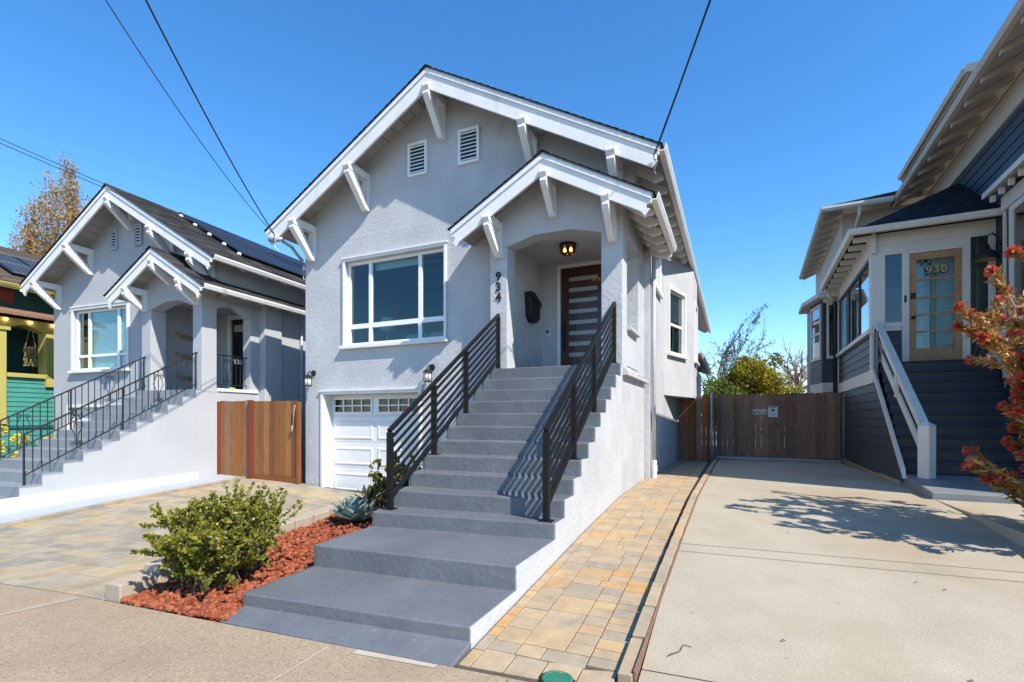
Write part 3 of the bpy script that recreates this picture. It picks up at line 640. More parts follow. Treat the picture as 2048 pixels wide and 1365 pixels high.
pw = ywin(H1, 'A', *WIN, y0, [-7.035, -5.77], 3.49, cw=.055, sillx=.06)
room(H1, 'A', -8.7, -3.9, YW+.17, 12.5, 2.5, 5.4)
build('roller_shade', bx('A', -6.99, -5.82, 8.44, 8.45, 4.72, 4.9), 'linen', pw)
# garage door
gd = MB(); gy = 8.49; gx0, gx1 = -8.27, -5.73
zs = [-.11, .47, 1.04, 1.61, 2.08]
doorg = build('garage_door', bx('A', gx0, gx1, gy+.03, gy+.04, -.11, 2.1), 'garage', H1)
for i in range(4):
    a, b = zs[i]+.004, zs[i+1]-.004; cols = ((-8.2, -7.07), (-6.93, -5.8))
    if i < 3:
        s_ = build('section', bx('A', gx0, gx1, gy, gy+.028, a, b), 'garage', doorg, bevel=.004)
    else:
        m_ = MB(); zb2, zt2 = 1.7, 1.975
        m_.box(gx0, gx1, gy, gy+.028, a, zb2); m_.box(gx0, gx1, gy, gy+.028, zt2, b); m_.box(gx0, -8.17, gy, gy+.028, zb2, zt2); m_.box(-7.15, -6.93, gy, gy+.028, zb2, zt2); m_.box(-5.9, gx1, gy, gy+.028, zb2, zt2)
        s_ = build('section', m_, 'garage', doorg)
build('top_lintel', bx('A', gx0, gx1, 8.26, 8.6, 2.081, 2.16), 'white', doorg)
def raised(x0, x1, z0, z1):
    m_ = MB(); 
    for k, (i, y) in enumerate([(0, gy-.001), (.03, gy-.016), (.055, gy-.016), (.075, gy-.006), (.10, gy-.006)]):
        m_.v += [(x0+i, y, z0+i), (x1-i, y, z0+i), (x1-i, y, z1-i), (x0+i, y, z1-i)]
    for k in range(4):
        for j in range(4): a = k*4+j; b = k*4+(j+1) % 4; m_.f.append((a, b, b+4, a+4)); m_.t.append(0)
    m_.f.append((16, 17, 18, 19)); m_.t.append(0); return m_
for i in range(3):
    for a, b in ((-8.2, -7.09), (-6.98, -5.87)): build('panel', raised(a, b, zs[i]+.05, zs[i+1]-.11), 'garage', doorg)
for a, b in ((-8.17, -7.15), (-6.93, -5.9)):
    fm = MB(); fm.box(a-.05, b+.05, gy-.02, gy-.001, 1.645, 1.7); fm.box(a-.05, b+.05, gy-.02, gy-.001, 1.975, 2.02); fm.box(a-.05, a, gy-.02, gy-.001, 1.7, 1.975); fm.box(b, b+.05, gy-.02, gy-.001, 1.7, 1.975)
    xs = rng(a, b, 4)
    for x in xs[1:-1]: fm.box(x-.014, x+.014, gy-.015, gy+.01, 1.7, 1.975)
    fm.box(a, b, gy-.013, gy+.008, 1.824, 1.851)
    wf = build('door_window', fm, 'garage', doorg)
    for j in range(4):
        build('pane', bx('A', xs[j]+.01, xs[j+1]-.01, gy+.012, gy+.016, 1.70, 1.83), 'glass_gar', wf); build('pane', bx('A', xs[j]+.01, xs[j+1]-.01, gy+.012, gy+.016, 1.845, 1.975), 'glass_gar', wf)
room(H1, 'A', -8.6, -5.4, gy+.045, 12, -.2, 2.3, 'roomdk')
mb = MB(); casing(mb, -8.27, -5.73, -.15, 2.08, YW-.035, YW-.001, .065); build('garage_casing', mb, 'white', H1, bevel=.005); build('garage_header', bx('A', -8.36, -5.64, YW-.06, YW-.002, 2.146, 2.18), 'white', H1)
for a in (-8.268, -5.75): build('garage_jamb', bx('A', a, a+.018, YW, gy, -.15, 2.08), 'white', H1)
# service mast fittings at the left eave
build('eave_conduit', MB().tube([(-8.95, 7.75, 5.42), (-8.9, 7.95, 5.34), (-8.88, 8.1, 5.2), (-8.84, 8.2, 5.1)], .035, 8).tube([(-9.2, 7.62, 5.44), (-8.9, 7.7, 5.44)], .05, 8), 'galv', H1, smooth=True)
# things seen through the picture window
t = thing('table_lamp', 'table lamp with pale drum shade seen through the picture window', 'lamp', (-7.2, 9.1, 2.5))
build('lamp_shade', MB().lathe((-7.2, 9.1, 3.55), [(.17, 0), (.14, .3)], 16), 'linen', t, smooth=True); build('lamp_base', MB().lathe((-7.2, 9.1, 3.1), [(.08, 0), (.09, .1), (.03, .2), (.02, .45)], 12), 'gold', t)
t = thing('sofa', 'pale sofa behind the lower panes of the picture window', 'sofa', (-6.2, 9.3, 2.5))
build('seat', bx('A', -7.0, -5.5, 8.9, 9.9, 2.51, 3.2), 'linen', t, bevel=.05); build('backrest', bx('A', -7.0, -5.5, 9.91, 10.1, 2.51, 3.55), 'linen', t, bevel=.05)
for x in (-6.75, -6.1): build('cushion', bx('A', x-.3, x+.3, 9.55, 9.8, 3.21, 3.55), 'linen', t, bevel=.08)
t = thing('recessed_light', 'small warm recessed ceiling light glowing in the front room', 'light', (-5.6, 9.6, 5.35)); build('lens', MB().lathe((-5.6, 9.6, 5.385), [(.07, 0), (.07, .01)], 14), 'downlight', t); build('trim_ring', MB().lathe((-5.6, 9.6, 5.39), [(.1, 0), (.1, .009)], 14), 'vinyl', t)
# ---- fittings on the house
def lantern(x, z, lab):
    t = thing('wall_lantern', lab, 'wall lamp', (x, YW, z-.2), group='garage wall lanterns'); y = YW-.17
    build('wall_plate', MB().lathe((0, 0, 0), [(.065, 0), (.065, .02), (.04, .035)], 16), 'bronze', t).matrix_basis = Matrix.Identity(4)
    o = t.children[-1]; me = o.data
    for v in me.vertices:      # turn the plate to face the street
        q = v.co+ROOT[t.name]; v.co = Vector((x+q.x, YW-.002-q.z, z+.05+q.y))-ROOT[t.name]
    build('arm', MB().tube([(x, YW-.03, z+.05), (x, YW-.12, z+.075), (x, y, z+.05), (x, y, z+.0)], .014, 8), 'bronze', t, smooth=True)
    build('roof_cap', MB().lathe((x, y, z-.065), [(.1, 0), (.098, .012), (.05, .045), (.045, .06), (.02, .07)], 12), 'bronze', t)
    build('glass_body', MB().lathe((x, y, z-.235), [(.062, 0), (.068, .168)], 12), 'lampglass', t, smooth=True)
    c = MB()
    for a in range(4):
        px, py = x+.075*math.cos(rad(45+90*a)), y+.075*math.sin(rad(45+90*a)); c.tube([(px, py, z-.25), (px, py, z-.066)], .006, 6)
    c.lathe((x, y, z-.255), [(.082, 0), (.082, .018)], 12); build('cage', c, 'bronze', t)
lantern(-8.56, 2.52, 'dark bronze wall lantern left of the garage door, beside the wooden gate'); lantern(-5.42, 2.52, 'dark bronze wall lantern right of the garage door, behind the stair railing')
t = thing('house_number', 'black metal digits 934 stacked on the left porch pillar', 'house number', (-3.80, PY-.02, 3.6))
for ch, z in (('9', 4.01), ('3', 3.825), ('4', 3.64)): text('digit', ch, .215, 'signk', (-3.80, PY-.012, z), 'A', t, .006, .006)
t = thing('mailbox', 'black faceted mailbox hung on the left wall inside the porch', 'mailbox', (-3.7, 9.28, 3.5))
pl = [(9.0, 4.06), (9.18, 4.06), (9.56, 3.92), (9.54, 3.6), (9.38, 3.5), (9.2, 3.49), (9.06, 3.6)]
build('box', MB().prism(pl, 'x', -3.768, -3.63), 'signk', t, bevel=.02); build('lid', MB().prism([(9.0, 4.0), (9.0, 4.07), (9.2, 4.075), (9.57, 3.935), (9.57, 3.86)], 'x', -3.765, -3.605), 'signk', t, bevel=.01)
t = thing('doorbell', 'small white and black video doorbell beside the front door', 'doorbell', (-3.62, YB-.02, 3.3)); build('body', bx('A', -3.66, -3.59, YB-.026, YB-.001, 3.29, 3.46), 'signw', t, bevel=.012); build('lens', bx('A', -3.65, -3.60, YB-.03, YB-.0265, 3.39, 3.45), 'signk', t)
t = thing('porch_light', 'round black and amber glass flush ceiling light in the porch', 'ceiling lamp', (-2.85, 8.95, 4.7))
build('canopy', MB().lathe((-2.85, 8.95, 4.80), [(.165, 0), (.165, .055)], 20), 'bronze', t); build('shade', MB().lathe((-2.85, 8.95, 4.68), [(.12, 0), (.16, .03), (.16, .12)], 20), glass('amber_glass', (.55, .36, .16), .1), t)
for a in (-.06, .06): build('bulb', MB().lathe((-2.85+a, 8.95, 4.715), [(.01, 0), (.03, .02), (.025, .05), (.012, .08)], 10), 'bulb', t)
build('anchor_pipe', MB().tube([(-3.75, 9.2, 2.75), (-3.75, 9.2, 2.55), (-3.7, 9.24, 2.53)], .012, 6), 'galv', H1)
# ---------------------------------------------------------------- front staircase of 934
NOS = [(2.90, 2.735, .147), (3.663, 3.51, .346), (4.628, 4.40, .508), (4.928, 4.78, .697), (5.258, 5.15, .878), (5.557, 5.49, 1.068), (5.87, 5.83, 1.252), (6.185, 6.16, 1.441), (6.475, 6.46, 1.631), (6.78, 6.77, 1.82), (7.09, 7.085, 2.011), (7.42, 7.42, 2.215), (7.765, 7.765, 2.432)]
def st_xl(y): return lerp([(2.6, -3.58), (4.5, -3.68), (7.8, -3.90)], y)
SXR = -1.612
st = thing('concrete_staircase', 'grey painted concrete front steps with white side wall leading up to door 934', 'staircase', (-2.6, 4.5, 0))
mb = MB(); mb.hexa([(st_xl(2.5), 2.525, -.1), (SXR+.012, 2.655, -.1), (SXR+.012, 2.92, -.1), (st_xl(2.7), 2.75, -.1), (st_xl(2.5), 2.525, .004), (SXR+.012, 2.655, .004), (SXR+.012, 2.92, .055), (st_xl(2.7), 2.75, .05)]); build('bottom_slab', mb, 'step', st, bevel=.01)
for i, (yr, yl, z) in enumerate(NOS):
    yr2, yl2, _ = NOS[i+1] if i+1 < len(NOS) else (7.85, 7.85, 0)
    zb = NOS[i-1][2]-.12 if i else -.1
    zb = max(-.1, zb-.1); xl, xl2 = st_xl(yl), st_xl(yl2); e = .003
    # front and back subdivided so that edges can wander a little
    n = 10; top_f = []; 
    mb = MB(); k = 0
    def pt(s, back, zz):
        a = (xl2 if back else xl); x = a+(SXR-a)*s; y = ((yl2+(yr2-yl2)*s)+.03 if back else yl+(yr-yl)*s)
        if not back: y += .006*noise.noise((x*2.2, i*7.1, zz*3)); 
        return (x, y, zz+(.004*noise.noise((x*1.5, i*3.3, 5.)) if zz == z else 0))
    rows = [[pt(j/n, False, zb) for j in range(n+1)], [pt(j/n, False, z) for j in range(n+1)], [pt(j/n, True, z) for j in range(n+1)], [pt(j/n, True, zb) for j in range(n+1)]]
    for r in rows: mb.v += r
    for r in range(4):
        q = (r+1) % 4
        for j in range(n): mb.f.append((r*(n+1)+j, r*(n+1)+j+1, q*(n+1)+j+1, q*(n+1)+j)); mb.t.append(0)
    mb.f.append((0, n+1, 2*(n+1), 3*(n+1))); mb.f.append((n, 3*(n+1)+n, 2*(n+1)+n, (n+1)+n)); mb.t += [0, 0]
    build('step', mb, 'step', st, bevel=.012 if i < 3 else .016)
def zig(off):
    p = [(NOS[0][off], -.12)]; zprev = -.12
    for i, nn in enumerate(NOS):
        p += [(nn[off], zprev), (nn[off], nn[2]+.001)] if i else [(nn[off], nn[2]+.001)]
        zprev = nn[2]+.001
    return p+[(7.80, NOS[-1][2]), (7.80, -.12)]
build('side_wall', MB().prism(zig(0), 'x', SXR+.0005, SXR+.013), 'stucco', st)
mb = MB(); q = []
p = zig(1); n = len(p); lo = [(st_xl(a)-.002, a, b) for a, b in p]; hi = [(st_xl(a)-.014, a, b) for a, b in p]
mb.v = lo+hi; mb.f = [tuple(range(n)), tuple(range(2*n-1, n-1, -1))]+[(i, (i+1) % n, n+(i+1) % n, n+i) for i in range(n)]; mb.t = [0]*(n+2); build('left_side_wall', mb, 'step', st)
# ---- flat bar railings
def railing(name, label, xa, xb, ya, yb, za, zb, ztop_a, ztop_b, posts, top_only=0.):
    t = thing(name, label, 'railing', (xa, ya, za), group='black bar stair railings')
    X = lambda y: xa+(xb-xa)*(y-ya)/(yb-ya); Zt = lambda y: ztop_a+(ztop_b-ztop_a)*(y-ya)/(yb-ya)
    P = lambda y, d: (X(y), y, Zt(y)-d)
    build('top_rail', MB().beam(P(ya-.02, .02), P(yb, .02), .05, .045), 'metal', t, bevel=.004)
    build('bottom_rail', MB().beam(P(ya+.03, .80), P(yb, .80), .045, .05), 'metal', t, bevel=.004)
    for k in range(1, 7): build('bar', MB().beam(P(ya+.02, .02+.78*k/7), P(yb, .02+.78*k/7), .016, .034), 'metal', t)
    for y, zf in posts:
        mb = MB(); x = X(y); mb.box(x-.032, x+.032, y-.03, y+.03, zf+.008, Zt(y)-.045); o = build('post', mb, 'metal', t, bevel=.004)
        build('base_plate', MB().box(x-.07, x+.07, y-.06, y+.06, zf+.001, zf+.009), 'metal', o)
railing('stair_railing', 'black bar railing on the right edge of the grey steps, casting a striped shadow', -1.73, -1.73, 4.72, 7.88, .515, 2.44, 1.463, 3.43, [(4.72, .508), (5.66, 1.068), (6.61, 1.631), (7.86, 2.432)])
railing('stair_railing', 'black bar railing on the left edge of the grey steps, beside the succulents', -3.615, -3.79, 4.62, 7.88, .515, 2.44, 1.44, 3.42, [(4.62, .508), (5.62, 1.068), (6.58, 1.631), (7.86, 2.432)])
# ---------------------------------------------------------------- fences and gates
def board(mb, a, b, y, z0, z1, dog=.03, th=.02, tilt=0.):
    mb.prism([(a, z0), (b, z0), (b+tilt, z1-dog), (b-dog+tilt, z1), (a+dog+tilt, z1), (a+tilt, z1-dog)], 'y', y, y+th)
t = thing('wooden_fence_panel', 'dark stained fixed cedar panel left of the gate, against the neighbour stair', 'fence', (-11.3, 7.9, 0), 'A')
xs = rng(-10.56, -9.62, 6)
for a, b in zip(xs, xs[1:]):
    mb = MB('B'); mb.tone = random.random()*.45; board(mb, a+.002, b-.002, 8.67+random.uniform(0, .004), .15, 1.97+random.uniform(-.015, .015), 0.004); build('board', mb, 'olderwood' if random.random() < .55 else 'cedar', t)
build('post', bx('B', -9.615, -9.53, 8.6, 8.70, -.05, 1.98), 'redwood', t); build('post', bx('B', -10.6, -10.562, 8.62, 8.70, .05, 1.96), 'redwood', t)
t = thing('wooden_gate', 'orange cedar board gate with a rope pull beside the garage wall', 'gate', (-9.9, 8.1, 0), 'A')
xs = rng(-9.515, -8.24, 8)
for a, b in zip(xs, xs[1:]):
    mb = MB('B'); mb.tone = random.random(); board(mb, a+.0025, b-.0025, 8.66+random.uniform(0, .004), .26, 1.955+random.uniform(-.006, .006), .004); build('board', mb, 'cedar', t)
build('rail', bx('B', -9.515, -8.24, 8.645, 8.70, .10, .255), 'cedar', t); build('rail', bx('B', -9.515, -8.24, 8.685, 8.72, 1.6, 1.72), 'cedar', t); build('post', bx('B', -8.235, -8.165, 8.63, 8.72, -.06, 1.93), 'cedar', t)
build('rope_pull', MB('B').tube([(-8.25, 8.62, 1.86), (-8.29, 8.61, 1.7), (-8.28, 8.61, 1.5), (-8.3, 8.6, 1.38)], .006, 6).tube([(-8.24, 8.62, 1.86), (-8.27, 8.6, 1.6), (-8.28, 8.61, 1.42)], .006, 6).tube([(-8.3, 8.6, 1.40), (-8.31, 8.6, 1.3), (-8.38, 8.61, 1.17)], [.015, .02, .004], 6), 'rope', t, smooth=True)
gy0 = 15.05
t = thing('fence', 'short brown board fence between the grey house wall and the driveway gate post', 'fence', (-1, gy0, .3))
xs = rng(-1.44, -.68, 6)
for a, b in zip(xs, xs[1:]):
    mb = MB(); mb.tone = random.random(); board(mb, a+.003, b-.003, gy0+random.uniform(0, .006), .36, 2.2+random.uniform(-.02, .02), .008); build('board', mb, 'olderwood' if random.random() < .3 else 'cedar', t)
build('post', bx('A', -.675, -.58, gy0-.02, gy0+.08, .3, 2.16), 'redwood', t); build('metal_post', MB().tube([(-.54, gy0, .3), (-.54, gy0, 2.3)], .03, 10), 'galv', t, smooth=True)
build('trellis', bx('A', -.5, -.46, gy0+.1, 16.15, .3, 2.32), 'olderwood', t)
GY = 16.2
t = thing('driveway_gate', 'wide brown dog-ear board gate closing the concrete driveway', 'gate', (1.1, GY, .32))
xs = rng(-.44, 2.74, 21)
for i, (a, b) in enumerate(zip(xs, xs[1:])):
    mb = MB(); mb.tone = random.random(); gp = random.choice([0., 0., .0015, .003]); board(mb, a+gp, b-gp, GY+random.uniform(0, .01), .42+random.uniform(0, .015), 2.285+random.uniform(-.015, .015)+.01*(i > 17), .03, tilt=random.uniform(-.004, .004)); build('board', mb, 'olderwood', t)
build('bottom_rail', MB().box(-.44, 2.74, GY-.03, GY+.03, .335, .40), 'galv', t); build('rail', bx('A', -.44, 2.74, GY+.022, GY+.06, 1.1, 1.2), 'olderwood', t); build('rail', bx('A', -.44, 2.74, GY+.022, GY+.06, 1.95, 2.05), 'olderwood', t)
t = thing('warning_sign', 'faded red and white BEWARE of DOG sign on the driveway gate', 'sign', (.73, GY, 1.67))
build('plate', bx('A', .545, .925, GY-.012, GY-.004, 1.672, 1.825), 'signw', t); build('field', bx('A', .558, .912, GY-.0145, GY-.0125, 1.685, 1.812), 'signp', t)
text('lettering', 'BEWARE', .083, 'signw', (.735, GY-.0165, 1.752), 'A', t, .001, .003, sx=.98); text('lettering', 'of DOG', .072, 'signw', (.735, GY-.0165, 1.694), 'A', t, .001, .003, sx=1.05)
t = thing('camera_sign', 'white notice with black camera pictogram right of the dog sign', 'sign', (1.08, GY, 1.6))
build('plate', bx('A', .955, 1.195, GY-.012, GY-.004, 1.60, 1.905), 'signw', t)
mb = MB(); mb.beam((1.03, GY-.014, 1.79), (1.12, GY-.014, 1.815), .003, .04).box(1.055, 1.085, GY-.0155, GY-.0125, 1.755, 1.79); build('pictogram', mb, 'signk', t)
mb = MB(); mb.box(.99, 1.16, GY-.015, GY-.0125, 1.865, 1.885); build('heading', mb, 'signk', t)
mb = MB()
for z in (1.7, 1.68, 1.66, 1.64): mb.box(.98, 1.17-.03*random.random(), GY-.0145, GY-.0125, z, z+.005)
build('print', mb, 'galv', t)
# ================================================================= 938, the neighbour on the left (frame B)
H2 = thing('stucco_house', 'grey stucco house on the left with roof solar panels and iron railings', 'house', (-13.6, 8.6, 0), 'B')
X2, HF2, S2, A2, YF2, YW2 = -13.52, 3.49, .605, 7.28, 8.0, 8.6
roof2, zr2 = gable_roof(H2, 'B', X2, HF2, S2, A2, YF2, 24, YW2, fd=.30)
L2, R2, B2 = -16.8, -10.5, 10.3
W2 = (-15.9, -13.72, 2.86, 4.5); G2 = (-16.12, -13.9, -.3, 1.86)
Q0, Q1, QY = -12.64, -10.6, 8.24
mb = MB('B'); wallY(mb, YW2, L2, Q0, -.4, 4.5, [(-15.9, -13.72, 2.86, 4.5), G2], .15); wallY(mb, YW2, L2, R2, 4.5, 4.6, [], .1)
mb.face([(L2, YW2, 4.6), (R2, YW2, 4.6), (R2, YW2, zr2(R2)-.028), (X2, YW2, A2-.028), (L2, YW2, zr2(L2)-.028)])
wallX(mb, L2, YW2, 24, -.4, zr2(L2)-.03, [], .1); wallX(mb, R2, 9.84, 24, -.3, zr2(R2)-.03, [(12.0, 13.1, 3.0, 4.4)], -.1); mb.face([(R2, YW2, 4.4), (R2, 9.84, 4.4), (R2, 9.84, zr2(R2)-.03), (R2, YW2, zr2(R2)-.03)])
mb.face([(Q1, 9.84, -.3), (R2, 9.84, -.3), (R2, 9.84, 4.4), (Q1, 9.84, 4.4)]); mb.face([(L2, 24, -.4), (R2, 24, -.4), (R2, 24, 5.1), (X2, 24, 7.2), (L2, 24, 5.1)])
build('wall', mb, 'stucco_b', H2)
build('side_bump', bx('B', R2-.2, R2+.09, 9.85, 10.42, -.3, 4.5), 'stucco_b', H2, bevel=.02)
for x in (-16.5, -15.13, X2, -12.0, -10.7): bracket(H2, 'B', x, zr2(x)-.22, YF2, YW2, .68, .13)
vent(H2, 'B', -14.35, -14.08, 5.98, 6.53, YW2, 6, 'stucco_b'); vent(H2, 'B', -13.42, -13.14, 5.98, 6.53, YW2, 6, 'stucco_b')
YWALL = YW2
wn2 = ywin(H2, 'B', *W2, YW2+.06, [-15.38, -14.18], 3.22, hh=.07, cw=.075, sillx=.08)
mb = MB('B')
for z in rng(2.93, 4.4, 44): mb.box(-15.33, -13.8, YW2+.135, YW2+.137, z, z+.029)
for x in (-14.95, -14.55): mb.box(x-.012, x+.012, YW2+.131, YW2+.134, 2.93, 4.42)
build('blind', mb, 'blind', wn2)
room(H2, 'B', -16.6, -13, YW2+.2, 11, 2.3, 4.9, 'roomdk'); build('garage_door', bx('B', -16.12, -13.9, YW2+.1, YW2+.14, -.3, 1.86), 'garage', H2); mb = MB('B'); casing(mb, -16.12, -13.9, -.3, 1.86, YW2-.03, YW2-.001, .07); build('garage_casing', mb, 'white', H2)
sash(H2, 'B', R2, 12.0, 13.1, 3.0, 4.4, blind=False)
# right eave: gutter and rafter ends
xe2 = X2+HF2
gutter(H2, 'B', xe2-.02, zr2(xe2)+.04, YF2+.03, 24)
for y in rng(8.9, 23.5, 22): build('rafter_tail', MB('B').prism([(R2-.1, zr2(R2-.1)-.03), (xe2-.05, zr2(xe2-.05)-.03), (xe2-.05, zr2(xe2-.05)-.12), (R2-.1, zr2(R2-.1)-.16)], 'y', y-.04, y+.04), 'white', roof2)
# solar panels on the right slope
def solar(host, fr, x0, x1, y0, y1, zf, rows, cols, name='solar_panel', wd=.012):
    for i in range(rows):
        for j in range(cols):
            a = x0+(x1-x0)*i/rows; b = x0+(x1-x0)*(i+1)/rows-.02; c = y0+(y1-y0)*j/cols; d = y0+(y1-y0)*(j+1)/cols-.02; up = .13
            o = build(name, MB(fr).hexa([(a, c, zf(a)+up-.035), (b, c, zf(b)+up-.035), (b, d, zf(b)+up-.035), (a, d, zf(a)+up-.035), (a, c, zf(a)+up), (b, c, zf(b)+up), (b, d, zf(b)+up), (a, d, zf(a)+up)]), 'solar', host)
            if wd:
                g_ = MB(fr)
                for k in range(1, 6):
                    q = c+(d-c)*k/6; g_.face([(a, q-wd/2, zf(a)+up+.003), (b, q-wd/2, zf(b)+up+.003), (b, q+wd/2, zf(b)+up+.003), (a, q+wd/2, zf(a)+up+.003)])
                for q0, q1 in ((a, a+wd), (b-wd, b)): g_.face([(q0, c, zf(q0)+up+.004), (q1, c, zf(q1)+up+.004), (q1, d, zf(q1)+up+.004), (q0, d, zf(q0)+up+.004)])
                build('cell_lines', g_, 'solargrid', o)
solar(roof2, 'B', -13.15, -10.85, 9.55, 17.6, lambda x: zr2(x)+.03, 2, 7, wd=0)
for k, x in enumerate(rng(-13.0, -10.9, 4)): build('panel_clamp', bx('B', x-.035, x+.035, 9.45, 9.54, zr2(x)+.05, zr2(x)+.13), 'pvc', roof2, bevel=.02)
# porch
PC2, PH2, PS2, PA2, PYF2 = -11.57, 1.55, .62, 5.43, 7.75
proof2, zq = gable_roof(H2, 'B', PC2, PH2, PS2, PA2, PYF2, 11.3, QY, fd=.27)
build('porch_arch', MB('B').prism([(Q0, 4.19), (-12.315, 4.19), (-11.83, 4.35), (-11.34, 4.35), (-10.9, 4.19), (Q1, 4.19), (Q1, zq(Q1)-.03), (PC2, PA2-.03), (Q0, zq(Q0)-.03)], 'y', QY, QY+.3), 'stucco_b', H2)
for a, b in ((Q0, -12.315), (-10.9, Q1)): build('porch_pillar', bx('B', a, b, QY, QY+.375, 2.15, 4.189), 'stucco_b', H2, bevel=.01)
build('side_arch', MB('B').prism([(QY+.301, 4.189), (QY+.376, 4.17), (8.9, 4.3), (9.25, 4.3), (9.57, 4.1), (9.84, 4.1), (9.84, 4.7), (QY+.301, 4.7)], 'x', -10.85, Q1), 'stucco_b', H2)
build('porch_pilaster', bx('B', -10.86, Q1, 9.57, 9.838, 2.15, 4.099), 'stucco_b', H2, bevel=.01)
build('porch_base', bx('B', Q0, Q1, 8.13, 9.839, -.1, 2.2), 'stucco_b', H2); build('porch_floor', bx('B', Q0+.02, Q1-.01, 8.15, 10.29, 2.201, 2.225), 'step_b', H2); build('porch_ledge', bx('B', Q1-.1, Q1+.03, 8.62, 9.8, 2.2, 2.28), 'basewhite', H2, bevel=.01)
mb = MB('B'); wallY(mb, B2, Q0-.1, R2-.05, 2.2, 4.75, [(-12.2, -11.44, 2.2, 4.38)], .1); mb.face([(Q0-.02, QY+.3, 2.2), (Q0-.02, B2, 2.2), (Q0-.02, B2, 4.75), (Q0-.02, QY+.3, 4.75)]); mb.face([(Q0, QY+.3, 4.5), (Q1, QY+.3, 4.5), (Q1, B2, 4.5), (Q0, B2, 4.5)])
mb.face([(-10.862, 9.84, 2.2), (-10.862, B2, 2.2), (-10.862, B2, 4.5), (-10.862, 9.84, 4.5)])
build('porch_lining', mb, 'stucco_b', H2)
for x in (-12.47, PC2, -10.7): bracket(H2, 'B', x, zq(x)-.2, PYF2, QY, .52, .11)
gutter(H2, 'B', PC2+PH2-.02, zq(PC2+PH2)+.04, PYF2+.04, 11.25, wd=.1)
for y in rng(8.4, 11, 5): build('rafter_tail', MB('B').prism([(Q1-.05, zq(Q1-.05)-.03), (PC2+PH2-.05, zq(PC2+PH2-.05)-.03), (PC2+PH2-.05, zq(PC2+PH2-.05)-.11), (Q1-.05, zq(Q1-.05)-.15)], 'y', y-.04, y+.04), 'white', proof2)
d = MB('B'); d.box(-12.12, -11.5, B2+.03, B2+.07, 2.23, 4.32); dr = build('front_door', d, 'signk', H2)
for a, b in ((-12.05, -11.84), (-11.78, -11.57)):
    for z0_, z1_ in ((2.4, 3.05), (3.15, 3.85)): build('panel', MB('B').box(a, b, B2+.018, B2+.029, z0_, z1_), 'metal', dr, bevel=.008)
build('fanlight', bx('B', -12.03, -11.6, B2+.02, B2+.029, 3.98, 4.17), 'glass_fr', dr); build('lock', bx('B', -12.1, -12.06, B2+.0, B2+.029, 3.2, 3.32), 'galv', dr); mb = MB('B'); casing(mb, -12.13, -11.49, 2.23, 4.33, B2-.03, B2+.04, .1); build('door_frame', mb, 'white', dr)
build('downspout', MB('B').tube([(-10.43, 11.15, 4.4), (-10.43, 11.15, .2)], .035, 8), 'stucco_b', H2, smooth=True); build('base_band', MB('B').hexa([(-10.6, 4.6, -.1), (-10.565, 4.6, -.1), (-10.565, 8.12, .0), (-10.6, 8.12, .0), (-10.6, 4.6, .23), (-10.565, 4.6, .23), (-10.565, 8.12, .33), (-10.6, 8.12, .33)]), 'basewhite', H2)
# ---- stairs of 938
N2 = [(4.33, .03), (4.64, .218), (4.952, .407), (5.264, .595), (5.569, .775), (5.879, .965), (6.188, 1.14), (6.501, 1.316), (6.816, 1.497), (7.143, 1.682), (7.452, 1.868), (7.786, 2.051), (8.104, 2.225)]
st2 = thing('concrete_staircase', 'grey concrete steps with white side wall leading to the left house porch', 'staircase', (-11.5, 6, 0), 'B')
for i, (y, z) in enumerate(N2):
    y2 = N2[i+1][0] if i+1 < len(N2) else 8.13
    build('step', bx('B', -12.62, -10.612, y, y2+.03, max(-.15, z-.4), z), 'step_b', st2, bevel=.008)
p = [(4.33, -.15)]+[q for i, (y, z) in enumerate(N2) for q in ([(y, N2[i-1][1]-.03)] if i else [])+[(y, z-.03)]]+[(8.128, 2.19), (8.128, -.15)]
build('side_wall', MB('B').prism(p, 'x', -10.611, -10.60), 'stucco_b', st2); build('far_side_wall', MB('B').prism(p, 'x', -12.64, -12.621), 'stucco_b', st2)
